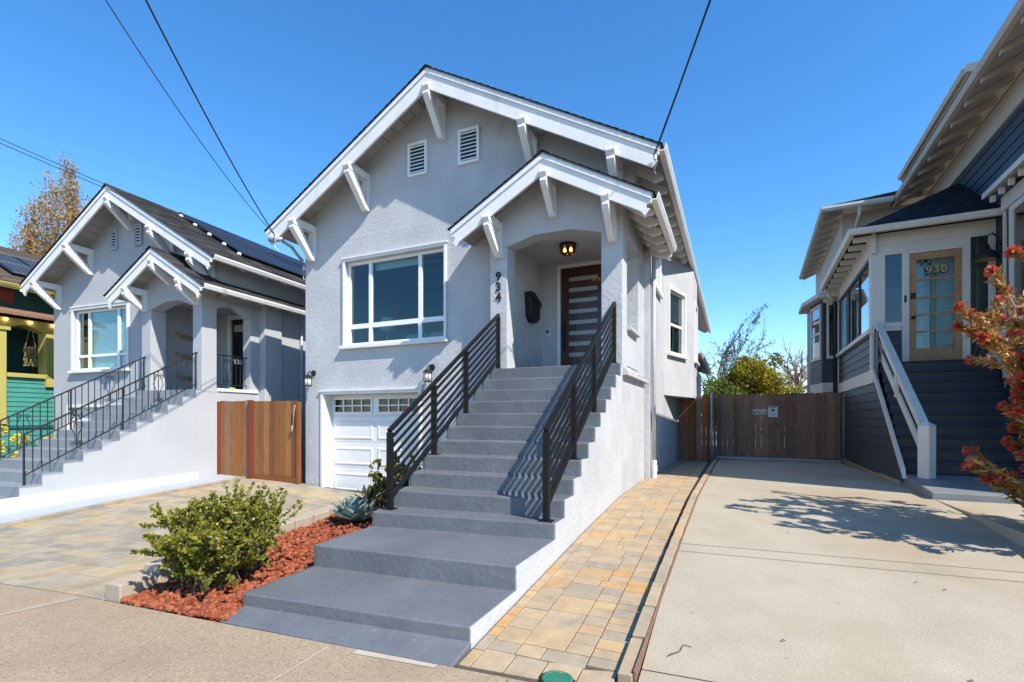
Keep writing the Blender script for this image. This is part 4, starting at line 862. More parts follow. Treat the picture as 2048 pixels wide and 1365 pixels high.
# ---- wrought iron railings
def scroll(mb, c, r, sx, sz, pl):
    pts = []
    for k in range(15):
        a = k/14*2*math.pi*1.25; q = r*(1-.65*k/14); pts.append((c[0]+sx*(r-q*math.cos(a)), c[1]+sz*q*math.sin(a)))
    mb.tube([pl(*q) for q in pts], .007, 5)
def iron(label, x, ya, yb, zta, ztb, zba, zbb, posts, orn, n, hook=True):
    t = thing('iron_railing', label, 'railing', (x, ya, zba), 'B', group='black iron railings of the left house')
    zt = lambda y: zta+(ztb-zta)*(y-ya)/(yb-ya); zl = lambda y: zba+(zbb-zba)*(y-ya)/(yb-ya)
    tp = [(x, ya, zt(ya)), (x, yb, zt(yb))]+([(x, yb+.14, zt(yb)-.02), (x, yb+.1, zt(yb)-.1)] if hook else [])
    build('top_rail', MB('B').tube(tp, .016, 6), 'iron', t); build('bottom_rail', MB('B').tube([(x, ya, zl(ya)), (x, yb, zl(yb))], .012, 6), 'iron', t)
    for i in range(1, n):
        y = ya+(yb-ya)*i/n
        if min([abs(y-o) for o in orn]+[9]) < .07: continue
        build('baluster', MB('B').tube([(x, y, zl(y)), (x, y, zt(y))], .009, 6), 'iron', t)
    for y, z in posts: build('post', MB('B').tube([(x, y, z), (x, y, zt(y))], .017, 6), 'iron', t)
    for o in orn:
        m_ = MB('B'); zm = (zl(o)+zt(o))/2; pl = lambda dy, dz: (x, o+dy, zm+dz)
        m_.tube([(x, o, zl(o)), (x, o, zt(o))], .008, 5)
        for s in (-1, 1):
            m_.tube([pl(s*q, h) for q, h in ((.02, -.3), (.025, -.12), (.105, .07), (.06, .2), (.03, .25))], .007, 5)
            scroll(m_, (s*.02, .24), .045, s, 1, pl); scroll(m_, (s*.02, -.27), .045, s, -1, pl)
        build('ornament', m_, 'iron', t)
    return t
iron('black iron stair railing on the right side of the left house steps', -10.75, 5.08, 8.23, 1.276, 3.09, .57, 2.37, [(5.08, .4), (6.645, 1.32), (8.2, 2.225)], [5.85, 7.35], 26)
iron('black iron stair railing on the far left side of the left house steps', -12.5, 4.7, 8.25, 1.02, 3.07, .31, 2.36, [(4.7, .2), (6.7, 1.31), (8.2, 2.225)], [5.9, 7.45], 29)
tr = iron('short black iron guard with 938 numerals in the left house porch opening', -10.72, 8.66, 9.72, 3.1, 3.1, 2.38, 2.38, [(9.6, 2.3)], [9.0], 9)
vs, fs = text_mesh('938', .17, .006)
mb = MB('B'); mb.v = [(-10.70+z, 9.28+x, 2.86+y+.06) for x, y, z in vs]; mb.f = fs; mb.t = [0]*len(fs); build('numerals', mb, 'galv', tr)
# hanging shelf inside the porch
t = thing('hanging_shelf', 'three driftwood shelves hung on rope inside the left house porch', 'shelf', (-12.45, 9.4, 2.5), 'B')
for z in (2.62, 3.18, 3.7):
    mb = MB('B'); pth = [(-12.5, 9.0+.15*k, z+.05-.055*math.sin(math.pi*k/6)+.02*(k == 0)) for k in range(7)]; mb.tube(pth, [.03, .045, .05, .055, .05, .045, .03], 7); build('shelf', mb, 'driftwood', t, smooth=True)
build('rope', MB('B').tube([(-12.5, 9.45, 4.44), (-12.5, 9.06, 3.74), (-12.5, 9.06, 2.6)], .008, 5).tube([(-12.5, 9.45, 4.44), (-12.5, 9.84, 3.74), (-12.5, 9.84, 2.6)], .008, 5), 'rope', t)
t = thing('dog_toy', 'small lime green plastic toy on the left house porch floor', 'toy', (-10.9, 9.2, 2.28), 'B'); build('ring', MB('B').tube([(-10.68+.06*math.cos(a), 9.1+.06*math.sin(a), 2.3) for a in rng(0, 6.28, 10)], .018, 6), 'dogtoy', t, smooth=True)
# security light by the garage of 938
build('flood_light', MB('B').lathe((-13.2, YW2-.06, 2.0), [(.05, 0), (.07, .05), (.03, .1)], 10).lathe((-13.05, YW2-.06, 2.0), [(.05, 0), (.07, .05), (.03, .1)], 10), 'bronze', H2)
# ================================================================= the teal house, far left (frame B)
H3 = thing('teal_house', 'teal and yellow wooden house at the far left edge behind the railing', 'house', (-19.5, 9, 0), 'B')
x3 = -18.2
def wr(name, y0, y1, z0, z1, m, d0=.0, d1=.04, **k): return build(name, bx('B', x3+d0, x3+d1, y0, y1, z0, z1), m, H3, **k)
for i in range(8):
    z = .2+.29*i
    if z < 1.3: build('clapboard', MB('B').prism([(x3, z), (x3+.03, z), (x3+.008, z+.285), (x3, z+.285)], 'y', 6.9, 16), 'teal', H3)
zz = 1.36
while zz < 2.72: build('clapboard', MB('B').prism([(x3, zz), (x3+.028, zz), (x3+.008, zz+.133), (x3, zz+.133)], 'y', 8.2, 11), 'teal', H3); zz += .137
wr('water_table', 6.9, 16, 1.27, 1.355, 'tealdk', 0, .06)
wr('porch_rail_cap', 8.19, 11, 2.74, 2.86, 'yellow', -.1, .1, bevel=.01)
build('porch_column', MB('B').box(x3-.3, x3+.1, 7.0, 8.17, 1.4, 4.05).box(x3-.35, x3+.15, 7.0, 8.24, 4.051, 4.16), 'yellow', H3); build('porch_column', bx('B', x3-.3, x3+.1, 9.08, 9.6, 2.5, 4.1), 'yellow', H3)
build('porch_beam', MB('B').prism([(6.9, 4.161), (8.24, 4.161), (8.6, 4.28), (9.08, 4.1), (16, 4.1), (16, 4.42), (6.9, 4.42)], 'x', x3-.3, x3+.08), 'yellow', H3)
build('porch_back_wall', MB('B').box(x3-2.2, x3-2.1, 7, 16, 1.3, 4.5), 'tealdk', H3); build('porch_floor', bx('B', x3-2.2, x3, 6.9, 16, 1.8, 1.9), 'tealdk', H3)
build('porch_ceiling', bx('B', x3-2.2, x3-.31, 6.9, 16, 4.43, 4.46), 'yellow', H3)
build('red_door', MB('B').box(x3-2.09, x3-2.04, 9.8, 10.35, 1.9, 4.15), 'reddoor', H3); 
for y in rng(9.88, 10.28, 4): build('door_groove', bx('B', x3-2.04, x3-2.035, y, y+.015, 1.95, 4.1), 'signk', H3)
build('awning', MB('B').prism([(x3-.4, 4.72), (x3+.42, 4.46), (x3+.42, 4.54), (x3-.4, 4.80)], 'y', 6.9, 16), 'olderwood', H3)
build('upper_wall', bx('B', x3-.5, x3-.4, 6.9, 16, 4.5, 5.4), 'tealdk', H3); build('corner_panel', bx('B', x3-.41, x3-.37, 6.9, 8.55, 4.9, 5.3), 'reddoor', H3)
gutter(H3, 'B', x3+.2, 5.36, 6.9, 16, 'yellow', .14)
zt3 = lambda x: 5.36+(x3+.2-x)*.5
mb = MB('B'); mb.prism([(x3-4, zt3(x3-4)-.06), (x3+.25, zt3(x3+.25)-.06), (x3+.25, zt3(x3+.25)), (x3-4, zt3(x3-4))], 'y', 6.7, 11.6); r3 = build('roof', mb, 'shingle_br', H3)
sh = MB('B'); shingles(sh, [(x3+.28, 6.7, zt3(x3+.28)+.003), (x3+.28, 11.6, zt3(x3+.28)+.003), (x3-3.2, 11.6, zt3(x3-3.2)+.003), (x3-3.2, 6.7, zt3(x3-3.2)+.003)]); o = build('shingles', sh, 'shingle_br', r3); o['kind'] = 'stuff'
solar(r3, 'B', x3-2.5, x3-.55, 8.6, 11.4, zt3, 2, 3)
for y in (8.15, 8.7, 9.25): wr('string_light', y-.025, y+.025, 4.33, 4.38, 'bulb', .1, .15)
for y in (8.4, 9.0): build('string_light', bx('B', x3+.3, x3+.34, y-.02, y+.02, 5.17, 5.21), 'bulb', H3)
build('string_cord', MB('B').tube([(x3+.3, 7, 5.25), (x3+.32, 8.4, 5.21), (x3+.32, 9, 5.2), (x3+.3, 10, 5.15)], .006, 4), 'rope', H3)
t = thing('hanging_plant', 'terracotta basket with trailing plant hung in the teal house porch', 'plant', (x3-.1, 8.95, 3.4), 'B')
build('pot', MB('B').lathe((x3-.15, 8.83, 3.55), [(.06, 0), (.12, .04), (.14, .12)], 12), 'terracotta', t, smooth=True)
build('cords', MB('B').tube([(x3-.15, 8.83, 4.35), (x3-.15, 8.7, 3.66)], .007, 4).tube([(x3-.15, 8.83, 4.35), (x3-.15, 8.95, 3.66)], .007, 4), 'rope', t)
# ================================================================= 930, the navy house on the right (frame C)
H4 = thing('navy_house', 'navy clapboard house with cream trim and number 930 on its wooden door', 'house', (4.5, 13, .2), 'C')
def clap(x, y0, y1, z0, z1, e=.185, clip=None, m='navy', sub=H4):          # boards on a wall facing left
    z = z0
    while z < z1-.03:
        h = min(e, z1-z); a, b = (y0, y1) if clip is None else clip(z+h*.5, y0, y1)
        if b-a > .05: build('siding_board', MB('C').prism([(x, z), (x-.026, z), (x-.008, z+h-.002), (x, z+h-.002)], 'y', a, b), m, sub)
        z += e
def clapf(y, x0, x1, z0, z1, e=.185, m='navy'):                              # boards on a wall facing the street
    z = z0
    while z < z1-.03:
        h = min(e, z1-z); build('siding_board', MB('C').prism([(y, z), (y-.026, z), (y-.008, z+h-.002), (y, z+h-.002)], 'x', x0, x1), m, H4); z += e
def pc(name, m, *boxes, parent=None, bevel=.004):
    mb = MB('C')
    for b in boxes: mb.box(*b)
    return build(name, mb, m, parent or H4, bevel=bevel)
PXL, PYF_, PYB = 2.2, 12.55, 17.2
# side wall of the enclosed porch
pc('foundation', 'concrete', (2.26, 4.1, 10.6, 17.2, .1, .52), bevel=0)
def tri(z, y0, y1):      # under the stair the boards end at the stringer
    return (max(y0, 10.12+(z+.14-.62)*1.2), y1)
clap(PXL+.04, 10.1, PYB, .5, 2.28, .178, tri)
pc('belt_band', 'offwhite', (PXL-.005, PXL+.04, 12.42, PYB, 2.29, 2.57)); clap(PXL+.04, PYF_+.12, PYB-.08, 2.575, 3.33, .178)
pc('window_sill', 'offwhite', (PXL-.06, PXL+.05, PYF_-.03, PYB+.02, 3.335, 3.43))
pc('corner_board', 'offwhite', (PXL-.004, PXL+.1, PYB-.08, PYB, .5, 2.288)); pc('corner_board', 'offwhite', (PXL-.004, PXL+.1, PYB-.08, PYB+.001, 2.572, 3.334))
pc('frieze', 'offwhite', (PXL-.01, PXL+.06, PYF_-.1, PYB, 4.98, 5.385)); pc('corner_block', 'offwhite', (PXL+.061, 2.80, PYF_-.005, PYF_+.09, 4.981, 5.139)); pc('corner_post', 'offwhite', (PXL-.012, PXL+.19, PYF_-.012, PYF_+.2, 3.431, 4.979)); pc('corner_post', 'offwhite', (PXL-.01, PXL+.19, PYF_-.01, PYF_+.12, 2.3, 3.334))
pc('corner_post', 'offwhite', (PXL-.01, PXL+.1, PYB-.14, PYB, 3.431, 4.979))
ys = [PYF_+.2, 14.05, 15.5, PYB-.14]
for i in range(3):
    a, b = ys[i], ys[i+1]
    f = pc('side_window', 'signk', (PXL+.02, PXL+.07, a, a+.05, 3.44, 4.97), (PXL+.02, PXL+.07, b-.05, b, 3.44, 4.97), (PXL+.021, PXL+.069, a+.05, b-.05, 3.44, 3.49), (PXL+.021, PXL+.069, a+.05, b-.05, 4.92, 4.97))
    pc('pane', 'glass', (PXL+.04, PXL+.046, a+.05, b-.05, 3.49, 4.92), parent=f, bevel=0)
pc('porch_interior', 'linen', (4.05, 4.1, PYF_+.1, PYB, 2.6, 5.3), (PXL+.2, 4.1, PYB-.05, PYB-.02, 2.6, 5.3), bevel=0)
pc('porch_floor', 'navystep', (PXL+.06, 4.14, PYF_-.06, PYB-.05, 2.56, 2.69)); pc('inner_door', 'signk', (3.05, 3.35, 16.9, 17.1, 2.7, 4.8))
pc('curtain', 'curtain', (2.88, 3.12, 12.8, 12.83, 2.75, 4.95), (3.24, 3.62, 12.8, 12.83, 2.75, 4.95))
# street front of the porch
pc('front_frieze', 'offwhite', (PXL-.02, 4.15, PYF_-.02, PYF_+.1, 5.14, 5.385)); pc('transom_panel', 'offwhite', (2.801, 3.70, PYF_-.005, PYF_+.05, 4.97, 5.139))
w5 = pc('window', 'offwhite', (2.38, 2.43, PYF_-.015, PYF_+.06, 3.44, 4.98), (2.71, 2.78, PYF_-.016, PYF_+.06, 2.62, 4.98), (2.43, 2.71, PYF_-.014, PYF_+.06, 3.44, 3.53), (2.43, 2.71, PYF_-.014, PYF_+.06, 4.93, 4.98)); pc('pane', 'glass_dk', (2.43, 2.71, PYF_+.02, PYF_+.026, 3.53, 4.93), parent=w5, bevel=0)
pc('panel_frame', 'offwhite', (2.4, 2.7, PYF_-.012, PYF_+.05, 2.62, 2.70), (2.4, 2.7, PYF_-.012, PYF_+.05, 3.36, 3.438)); clapf(PYF_+.03, 2.385, 2.705, 2.70, 3.36)
w6 = pc('window', 'offwhite', (3.70, 3.78, PYF_-.016, PYF_+.06, 2.69, 5.139), (4.05, 4.15, PYF_-.016, PYF_+.06, 2.69, 5.139), (3.78, 4.05, PYF_-.014, PYF_+.06, 2.66, 2.74), (3.78, 4.05, PYF_-.014, PYF_+.06, 5.09, 5.139)); pc('pane', 'glass_dk', (3.78, 4.05, PYF_+.02, PYF_+.026, 2.74, 5.09), parent=w6, bevel=0)
dx0, dx1, dz0, dz1 = 2.83, 3.66, 2.71, 4.90
zs4 = [4.74, 4.36, 4.0, 3.62, 3.26, 2.98]
mb = MB('C'); mb.box(dx0, 2.945, PYF_, PYF_+.045, dz0, dz1).box(3.545, dx1, PYF_, PYF_+.045, dz0, dz1).box(2.945, 3.545, PYF_, PYF_+.045, dz1-.14, dz1).box(2.945, 3.545, PYF_, PYF_+.045, dz0, 2.97)
bars = [4.36, 3.99, 3.65, 3.31]
for z in bars: mb.box(2.945, 3.545, PYF_+.004, PYF_+.041, z-.018, z+.018)
d4 = build('front_door', mb, 'woodoor', H4)
cuts = [dz1-.14]+[q for z in bars for q in (z+.018, z-.018)]+[2.97]
for i in range(0, len(cuts), 2): pc('pane', 'glass', (2.945, 3.545, PYF_+.02, PYF_+.025, cuts[i+1], cuts[i]), parent=d4, bevel=0)
text('numeral_outline', '930', .225, 'signk', (3.265, PYF_+.004, 4.455), 'C', d4, .002, .012, sx=1.1); text('numeral', '930', .21, 'gold', (3.26, PYF_-.008, 4.465), 'C', d4, .004, .002, sx=1.15)
pc('lock', 'signk', (2.85, 2.93, PYF_-.03, PYF_-.001, 3.98, 4.1), parent=d4, bevel=.01); build('knob', MB('C').lathe((2.89, PYF_-.04, 3.6), [(.01, -.035), (.035, -.02), (.035, .02), (.01, .035)], 10), 'signk', d4, smooth=True)
pc('door_casing', 'offwhite', (2.78, 2.829, PYF_-.02, PYF_+.07, 2.69, 4.969), (3.661, 3.70, PYF_-.02, PYF_+.07, 2.69, 4.969), (2.829, 3.661, PYF_-.02, PYF_+.07, 4.905, 4.969)); pc('doorbell', 'signk', (2.745, 2.775, PYF_-.04, PYF_-.017, 3.92, 4.06), bevel=.006)
pc('threshold', 'navystep', (2.75, 3.75, PYF_-.12, PYF_-.02, 2.64, 2.69))
# hip roof over the porch
ex, ey, ez, s4 = 1.85, 12.2, 5.40, .64
zt4 = ez+s4*(4.18-ex)
mb = MB('C'); mb.face([(ex, ey, ez), (4.2, ey, ez), (4.2, ey+2.33, zt4)]); mb.face([(ex, ey, ez), (4.2, ey+2.33, zt4), (4.2, PYB, zt4), (ex, PYB, ez)]); mb.face([(ex, ey, ez-.01), (4.2, ey, ez-.01), (4.2, PYB, ez-.01), (ex, PYB, ez-.01)])
r4 = build('porch_roof', mb, 'shingle_bk', H4)
sh = MB('C'); n = 15
for i in range(n):
    a, b = i/n, (i+1.1)/n; zA, zB = ez+.012+s4*2.33*a, ez+.004+s4*2.33*b
    xa, xb = ex-.03+2.33*a, ex-.03+2.33*b
    for j in range(12):
        p0, p1 = j/12, (j+1)/12; q = lambda x, p: x+(4.2-x)*p
        tn = random.random(); sh.face([(q(xa, p0), ey-.03+2.33*a, zA), (q(xa, p1), ey-.03+2.33*a, zA), (q(xb, p1), ey+2.33*b-.03, zB), (q(xb, p0), ey+2.33*b-.03, zB)], tn)
        sh.face([(q(xa, p0), ey-.03+2.33*a, zA-.016), (q(xa, p1), ey-.03+2.33*a, zA-.016), (q(xa, p1), ey-.03+2.33*a, zA), (q(xa, p0), ey-.03+2.33*a, zA)], tn)
    sh.face([(xa, ey-.03+2.33*a, zA), (xa, PYB, zA), (xb, PYB, zB), (xb, ey-.03+2.33*b, zB)], random.random())
o = build('shingles', sh, 'shingle_bk', r4); o['kind'] = 'stuff'
mb = MB('C'); mb.prism([(ey, ez+.03), (ey, ez-.08), (ey-.09, ez-.08), (ey-.12, ez-.02), (ey-.12, ez+.03)], 'x', ex-.1, 4.12); build('gutter', mb, 'offwhite', H4); gutter(H4, 'C', ex, ez+.03, ey-.1, PYB, 'offwhite', sg=-1)
for y in rng(12.5, 17.0, 8): pc('rafter_tail', 'offwhite', (ex+.02, PXL-.01, y-.03, y+.03, 5.25, 5.36), bevel=0)
# front section: tall wall above the porch, eave, box bay
WX, EX, EZ = 4.18, 3.49, 7.42
mb = MB('C'); mb.face([(WX, 8.6, .2), (WX, 17.0, .2), (WX, 17.0, 7.6), (WX, 8.6, 7.6)]); mb.face([(WX, 8.6, .2), (10, 8.6, .2), (10, 8.6, 7.6), (WX, 8.6, 7.6)]); mb.face([(WX, 8.6, 7.6), (10, 8.6, 7.6), (7.1, 8.6, 9.2)]); build('wall', mb, 'navy', H4)
clap(WX, 8.6, 17.0, 2.1, 7.02, .2)
pc('frieze', 'greysoffit', (WX-.05, WX, 8.6, 17.0, 7.03, 7.5), bevel=0)
mb = MB('C'); mb.prism([(EX, EZ), (7.1, EZ+1.8), (10.6, EZ+.05), (10.6, EZ+.13), (7.1, EZ+1.92), (EX-.02, EZ+.1)], 'y', 8.0, 20); build('roof', mb, 'greysoffit', H4)
sh = MB('C'); shingles(sh, [(EX-.05, 8.0, EZ+.1), (EX-.05, 20, EZ+.1), (7.1, 20, EZ+1.93), (7.1, 8.0, EZ+1.93)]); o = build('shingles', sh, 'shingle_br', H4); o['kind'] = 'stuff'
gutter(H4, 'C', EX, EZ+.1, 8.0, 16.4, 'greysoffit', sg=-1)
for y in rng(8.3, 16.2, 11): build('rafter_tail', MB('C').prism([(EX+.02, EZ-.0), (WX, EZ+.33), (WX, EZ+.2), (EX+.02, EZ-.09)], 'y', y-.04, y+.04), 'greysoffit', H4)
BX, b0, b1 = 4.10, 8.9, 12.0
mb = MB('C'); mb.box(BX, WX+.3, b0, b1, 2.1, 5.5); build('box_bay', mb, 'navy', H4); clap(BX, b0, b1-.06, 2.1, 3.1, .178); pc('corner_board', 'offwhite', (BX-.03, BX+.02, b1-.06, b1+.02, 2.1, 5.5))
wb = pc('bay_window', 'offwhite', (BX-.05, BX-.001, 11.6, 11.72, 3.15, 5.3), (BX-.05, BX-.001, 9.2, 9.32, 3.15, 5.3), (BX-.05, BX-.001, 9.32, 11.6, 3.15, 3.3), (BX-.05, BX-.001, 9.32, 11.6, 5.2, 5.3)); pc('pane', 'glass_dk', (BX-.02, BX-.014, 9.32, 11.6, 3.3, 5.2), parent=wb, bevel=0)
build('bay_roof', MB('C').prism([(3.78, 5.6), (WX, 5.8), (WX, 5.9), (3.78, 5.7)], 'y', 8.7, 12.02), 'offwhite', H4)
for y in rng(9.0, 11.9, 8): pc('dentil', 'offwhite', (3.86, 3.93, y-.03, y+.03, 5.5, 5.61), bevel=0)
pc('bay_frieze', 'offwhite', (BX-.06, BX-.001, b0, b1, 5.32, 5.58))
# dormer behind the eave
pc('dormer_wall', 'greysoffit', (4.7, 7, 13.6, 19, 7.6, 9.0), bevel=0); build('dormer_roof', MB('C').prism([(3.98, 8.66), (7, 9.5), (7, 9.62), (3.98, 8.78)], 'y', 13.3, 18.5), 'greysoffit', H4)
gutter(H4, 'C', 3.98, 8.8, 13.25, 18.4, 'greysoffit', sg=-1); mb = MB('C'); mb.prism([(13.3, 8.82), (13.3, 8.68), (13.2, 8.68), (13.15, 8.82)], 'x', 3.9, 6.8); build('gutter', mb, 'offwhite', H4)
sh = MB('C'); shingles(sh, [(3.95, 13.25, 8.79), (3.95, 18.5, 8.79), (7, 18.5, 9.63), (7, 13.25, 9.63)]); o = build('shingles', sh, 'shingle_br', H4); o['kind'] = 'stuff'
# rear section eave and wall
RX, RY, RZ = 1.81, 16.45, 7.42
mb = MB('C'); mb.face([(2.3, 17.1, 5.2), (WX, 17.1, 5.2), (WX, 17.1, 7.5), (2.3, 17.1, 7.5)]); mb.face([(2.3, 17.1, .3), (2.3, 24, .3), (2.3, 24, 7.5), (2.3, 17.1, 7.5)]); build('rear_wall', mb, 'greysoffit', H4)
mb = MB('C'); mb.hexa([(RX, RY, RZ), (EX+.4, RY, RZ), (5.5, 19.5, RZ+1.32), (4.86, 19.5, RZ+1.32), (RX, RY, RZ+.1), (EX+.4, RY, RZ+.1), (5.5, 19.5, RZ+1.42), (4.86, 19.5, RZ+1.42)]); build('rear_roof', mb, 'greysoffit', H4)
mb = MB('C')
for dz in (0, .1): mb.face([(RX, RY, RZ+dz), (4.86, 19.5, RZ+1.32+dz), (4.86, 24, RZ+1.32+dz), (RX, 24, RZ+dz)])
build('rear_roof', mb, 'greysoffit', H4)
gutter(H4, 'C', RX, RZ+.1, RY-.1, 24, 'greysoffit', sg=-1); mb = MB('C'); mb.prism([(RY, RZ+.11), (RY, RZ-.01), (RY-.08, RZ-.01), (RY-.12, RZ+.05), (RY-.12, RZ+.11)], 'x', RX-.1, EX-.13); build('gutter', mb, 'offwhite', H4)
sh = MB('C'); shingles(sh, [(RX-.05, RY-.08, RZ+.11), (EX+.3, RY-.08, RZ+.11), (5.5, 19.5, RZ+1.44), (4.86, 19.5, RZ+1.44)]); o = build('shingles', sh, 'shingle_br', H4); o['kind'] = 'stuff'
for y in rng(17.2, 23.8, 9): build('rafter_tail', MB('C').prism([(RX+.02, RZ), (2.32, RZ+.24), (2.32, RZ+.12), (RX+.02, RZ-.09)], 'y', y-.04, y+.04), 'greysoffit', H4)
build('downspout', MB('C').tube([(2.62, RY-.03, RZ), (2.62, RY+.05, RZ-.2), (2.6, RY+.45, RZ-.45), (2.6, RY+.5, 6.0)], .05, 8), 'offwhite', H4)
# rear bay window
pts = [(2.2, 17.3), (1.84, 17.3), (1.62, 18.3), (1.62, 19.5)]
mb = MB('C')
for (xa, ya), (xb, yb) in zip(pts, pts[1:]): mb.face([(xa, ya, .3), (xb, yb, .3), (xb, yb, 5.2), (xa, ya, 5.2)])
build('rear_bay', mb, 'navy', H4); pc('bay_band', 'offwhite', (1.82, 2.2, 17.26, 17.299, 2.3, 2.62), bevel=0)
mb = MB('C'); mb.hexa([(1.60, 18.3, 2.3), (1.63, 18.3, 2.3), (1.85, 17.28, 2.3), (1.82, 17.28, 2.3), (1.60, 18.3, 2.62), (1.63, 18.3, 2.62), (1.85, 17.28, 2.62), (1.82, 17.28, 2.62)]); build('bay_band', mb, 'offwhite', H4)
clapf(17.298, 1.90, 2.18, 2.63, 3.3, .21); pc('bay_corner', 'navy', (1.81, 1.88, 17.25, 17.3, 2.62, 5.0))
w7 = pc('bay_sash', 'offwhite', (1.93, 1.99, 17.25, 17.297, 3.33, 5.0), (1.99, 2.25, 17.25, 17.297, 3.33, 3.42), (1.99, 2.25, 17.25, 17.297, 4.93, 5.0)); pc('pane', 'glass_dk', (1.99, 2.3, 17.27, 17.276, 3.42, 4.93), parent=w7, bevel=0)
def ang(mb): return xf(mb, (1.84, 17.3), (-.215, .9766))
mb = MB('C'); 
for q in ((-.04, -.001, .1, .16, 3.33, 5.0), (-.04, -.001, .85, .92, 3.33, 5.0), (-.04, -.001, .16, .85, 3.33, 3.42), (-.04, -.001, .16, .85, 4.93, 5.0), (-.04, -.001, .16, .85, 4.1, 4.17)): mb.box(*q)
w8 = build('bay_sash', ang(mb), 'offwhite', H4)
for a, b in ((3.42, 4.1), (4.17, 4.93)): mb = MB('C'); mb.box(-.02, -.015, .16, .85, a, b); build('pane', ang(mb), 'glass_dk', w8)
z = 2.63
while z < 3.2: mb = MB('C'); mb.box(-.02, -.001, .06, 1.0, z, z+.2); build('siding_board', ang(mb), 'navy', H4); z += .21
build('bay_cornice', MB('C').prism([(2.3, 17.0), (1.68, 17.0), (1.36, 18.3), (1.36, 19.5), (2.3, 19.5)], 'z', 5.12, 5.26), 'offwhite', H4, bevel=.03)
pc('bay_frieze', 'offwhite', (1.85, 2.3, 17.22, 17.3, 5.0, 5.119))
build('downspout', MB('C').tube([(1.92, 17.0, 5.3), (1.98, 17.02, 5.12), (2.12, 17.1, 5.0)], .05, 8), 'offwhite', H4, smooth=True)
build('downspout', MB('C').tube([(2.1, 17.1, 5.03), (2.13, 17.16, 4.9), (2.13, 17.16, .35)], .05, 8), 'darkpipe', H4, smooth=True)
# pad, raised walk, stairs
mb = MB('C'); mb.hexa([(2.25, 8.86, .1), (8, 8.86, .1), (8, 10.62, .1), (2.25, 10.4, .1), (2.25, 8.86, .515), (8, 8.86, .515), (8, 10.62, .62), (2.25, 10.4, .62)]); struct('entry_pad', mb, 'padgrey', bevel=.015)
mb = MB('C'); mb.hexa([(2.32, 4.0, -.1), (8, 4.0, -.1), (8, 8.84, -.1), (2.28, 8.84, -.1), (2.32, 4.0, .5), (8, 4.0, .5), (8, 8.84, .415), (2.28, 8.84, .415)]); struct('raised_walkway', mb, 'concrete', bevel=.012)
st4 = thing('wooden_staircase', 'dark navy painted wooden steps climbing to the wooden 930 door', 'staircase', (3.2, 11.5, .6), 'C')
for i in range(10):
    y = 10.6+.192*i; z = .62+.208*(i+1)
    s_ = build('tread', bx('C', 2.3, 4.12, y-.03, y+.2, z-.035, z), 'navystep', st4, bevel=.01); build('riser', bx('C', 2.31, 4.11, y, y+.02, z-.207, z-.036), 'navystep', s_)
for sx in (2.2, 4.13): build('stringer', MB('C').hexa([(sx, 10.14, .56), (sx+.05, 10.14, .56), (sx+.05, 12.42, 2.42), (sx, 12.42, 2.42), (sx, 10.2, .72), (sx+.05, 10.2, .72), (sx+.05, 12.42, 2.54), (sx, 12.42, 2.54)]) , 'offwhite', st4)
build('stair_core', MB('C').prism([(10.66, .3), (12.54, .3), (12.54, 2.5), (10.66, .62)], 'x', 2.27, 4.11), 'navystep', st4)
pc('siding_backing', 'navy', (PXL+.041, PXL+.055, 12.2, PYB, .45, 3.33), bevel=0)
def wrail(label, xa, xb):
    t = thing('wooden_handrail', label, 'handrail', (xa, 10.1, .6), 'C', group='white handrails of the navy house')
    build('newel_post', MB('C').box(xa-.085, xa+.085, 10.0, 10.17, .575, 1.44), 'offwhite', t, bevel=.006); build('newel_cap', MB('C').lathe((xa, 10.085, 1.441), [(.12, 0), (.0, .075)], 4), 'offwhite', t)
    o = t.children[-1]
    for v in o.data.vertices:                     # square the four-sided cap to its post
        p = Vector(W('C', xa, 10.085, 0))-ROOT[t.name]; dx, dy = v.co.x-p.x, v.co.y-p.y; c = math.cos(rad(45)); v.co.x = p.x+dx*c-dy*c; v.co.y = p.y+dx*c+dy*c
    for k, (dz, ht, wd) in enumerate(((0, .05, .13), (-.14, .14, .035), (-.5, .14, .035))):
        build('cap_rail' if k == 0 else 'rail', MB('C').beam((xa, 10.14, 1.41+dz), (xb, 12.5, 3.52+dz), wd, ht), 'offwhite', t, bevel=.005)
    build('mid_post', MB('C').beam(((xa+xb)/2-.03, 11.35, 1.95), ((xa+xb)/2-.03, 11.35, 2.46), .05, .09, up=(0, 1, 0)), 'offwhite', t)
wrail('white wooden handrail and square newel post left of the navy steps', 2.5, 2.3); wrail('white wooden handrail right of the navy steps, behind the red flowering shrub', 4.05, 4.05)
t = thing('barn_light', 'black gooseneck barn light on the navy wall right of the 930 door', 'wall lamp', (4.1, 12.4, 4.2), 'C')
build('shade', MB('C').lathe((3.92, 12.28, 4.55), [(.185, 0), (.185, .03), (.14, .13), (.07, .19), (.05, .28)], 18), 'signk', t, smooth=True); build('shade_lining', MB('C').lathe((3.92, 12.28, 4.548), [(.16, 0), (.16, .002)], 18), 'gold', t); build('arm', MB('C').tube([(3.92, 12.28, 4.82), (3.93, 12.28, 4.98), (4.02, 12.29, 5.04), (4.11, 12.3, 4.94), (4.15, 12.3, 4.8)], .016, 8), 'signk', t, smooth=True)
mb = MB('C'); mb.face([(2.75, 4.9, .495), (4.2, 4.9, .495), (4.2, 7.7, .445), (2.75, 7.7, .445)]); struct('planting_bed', mb, 'earth')
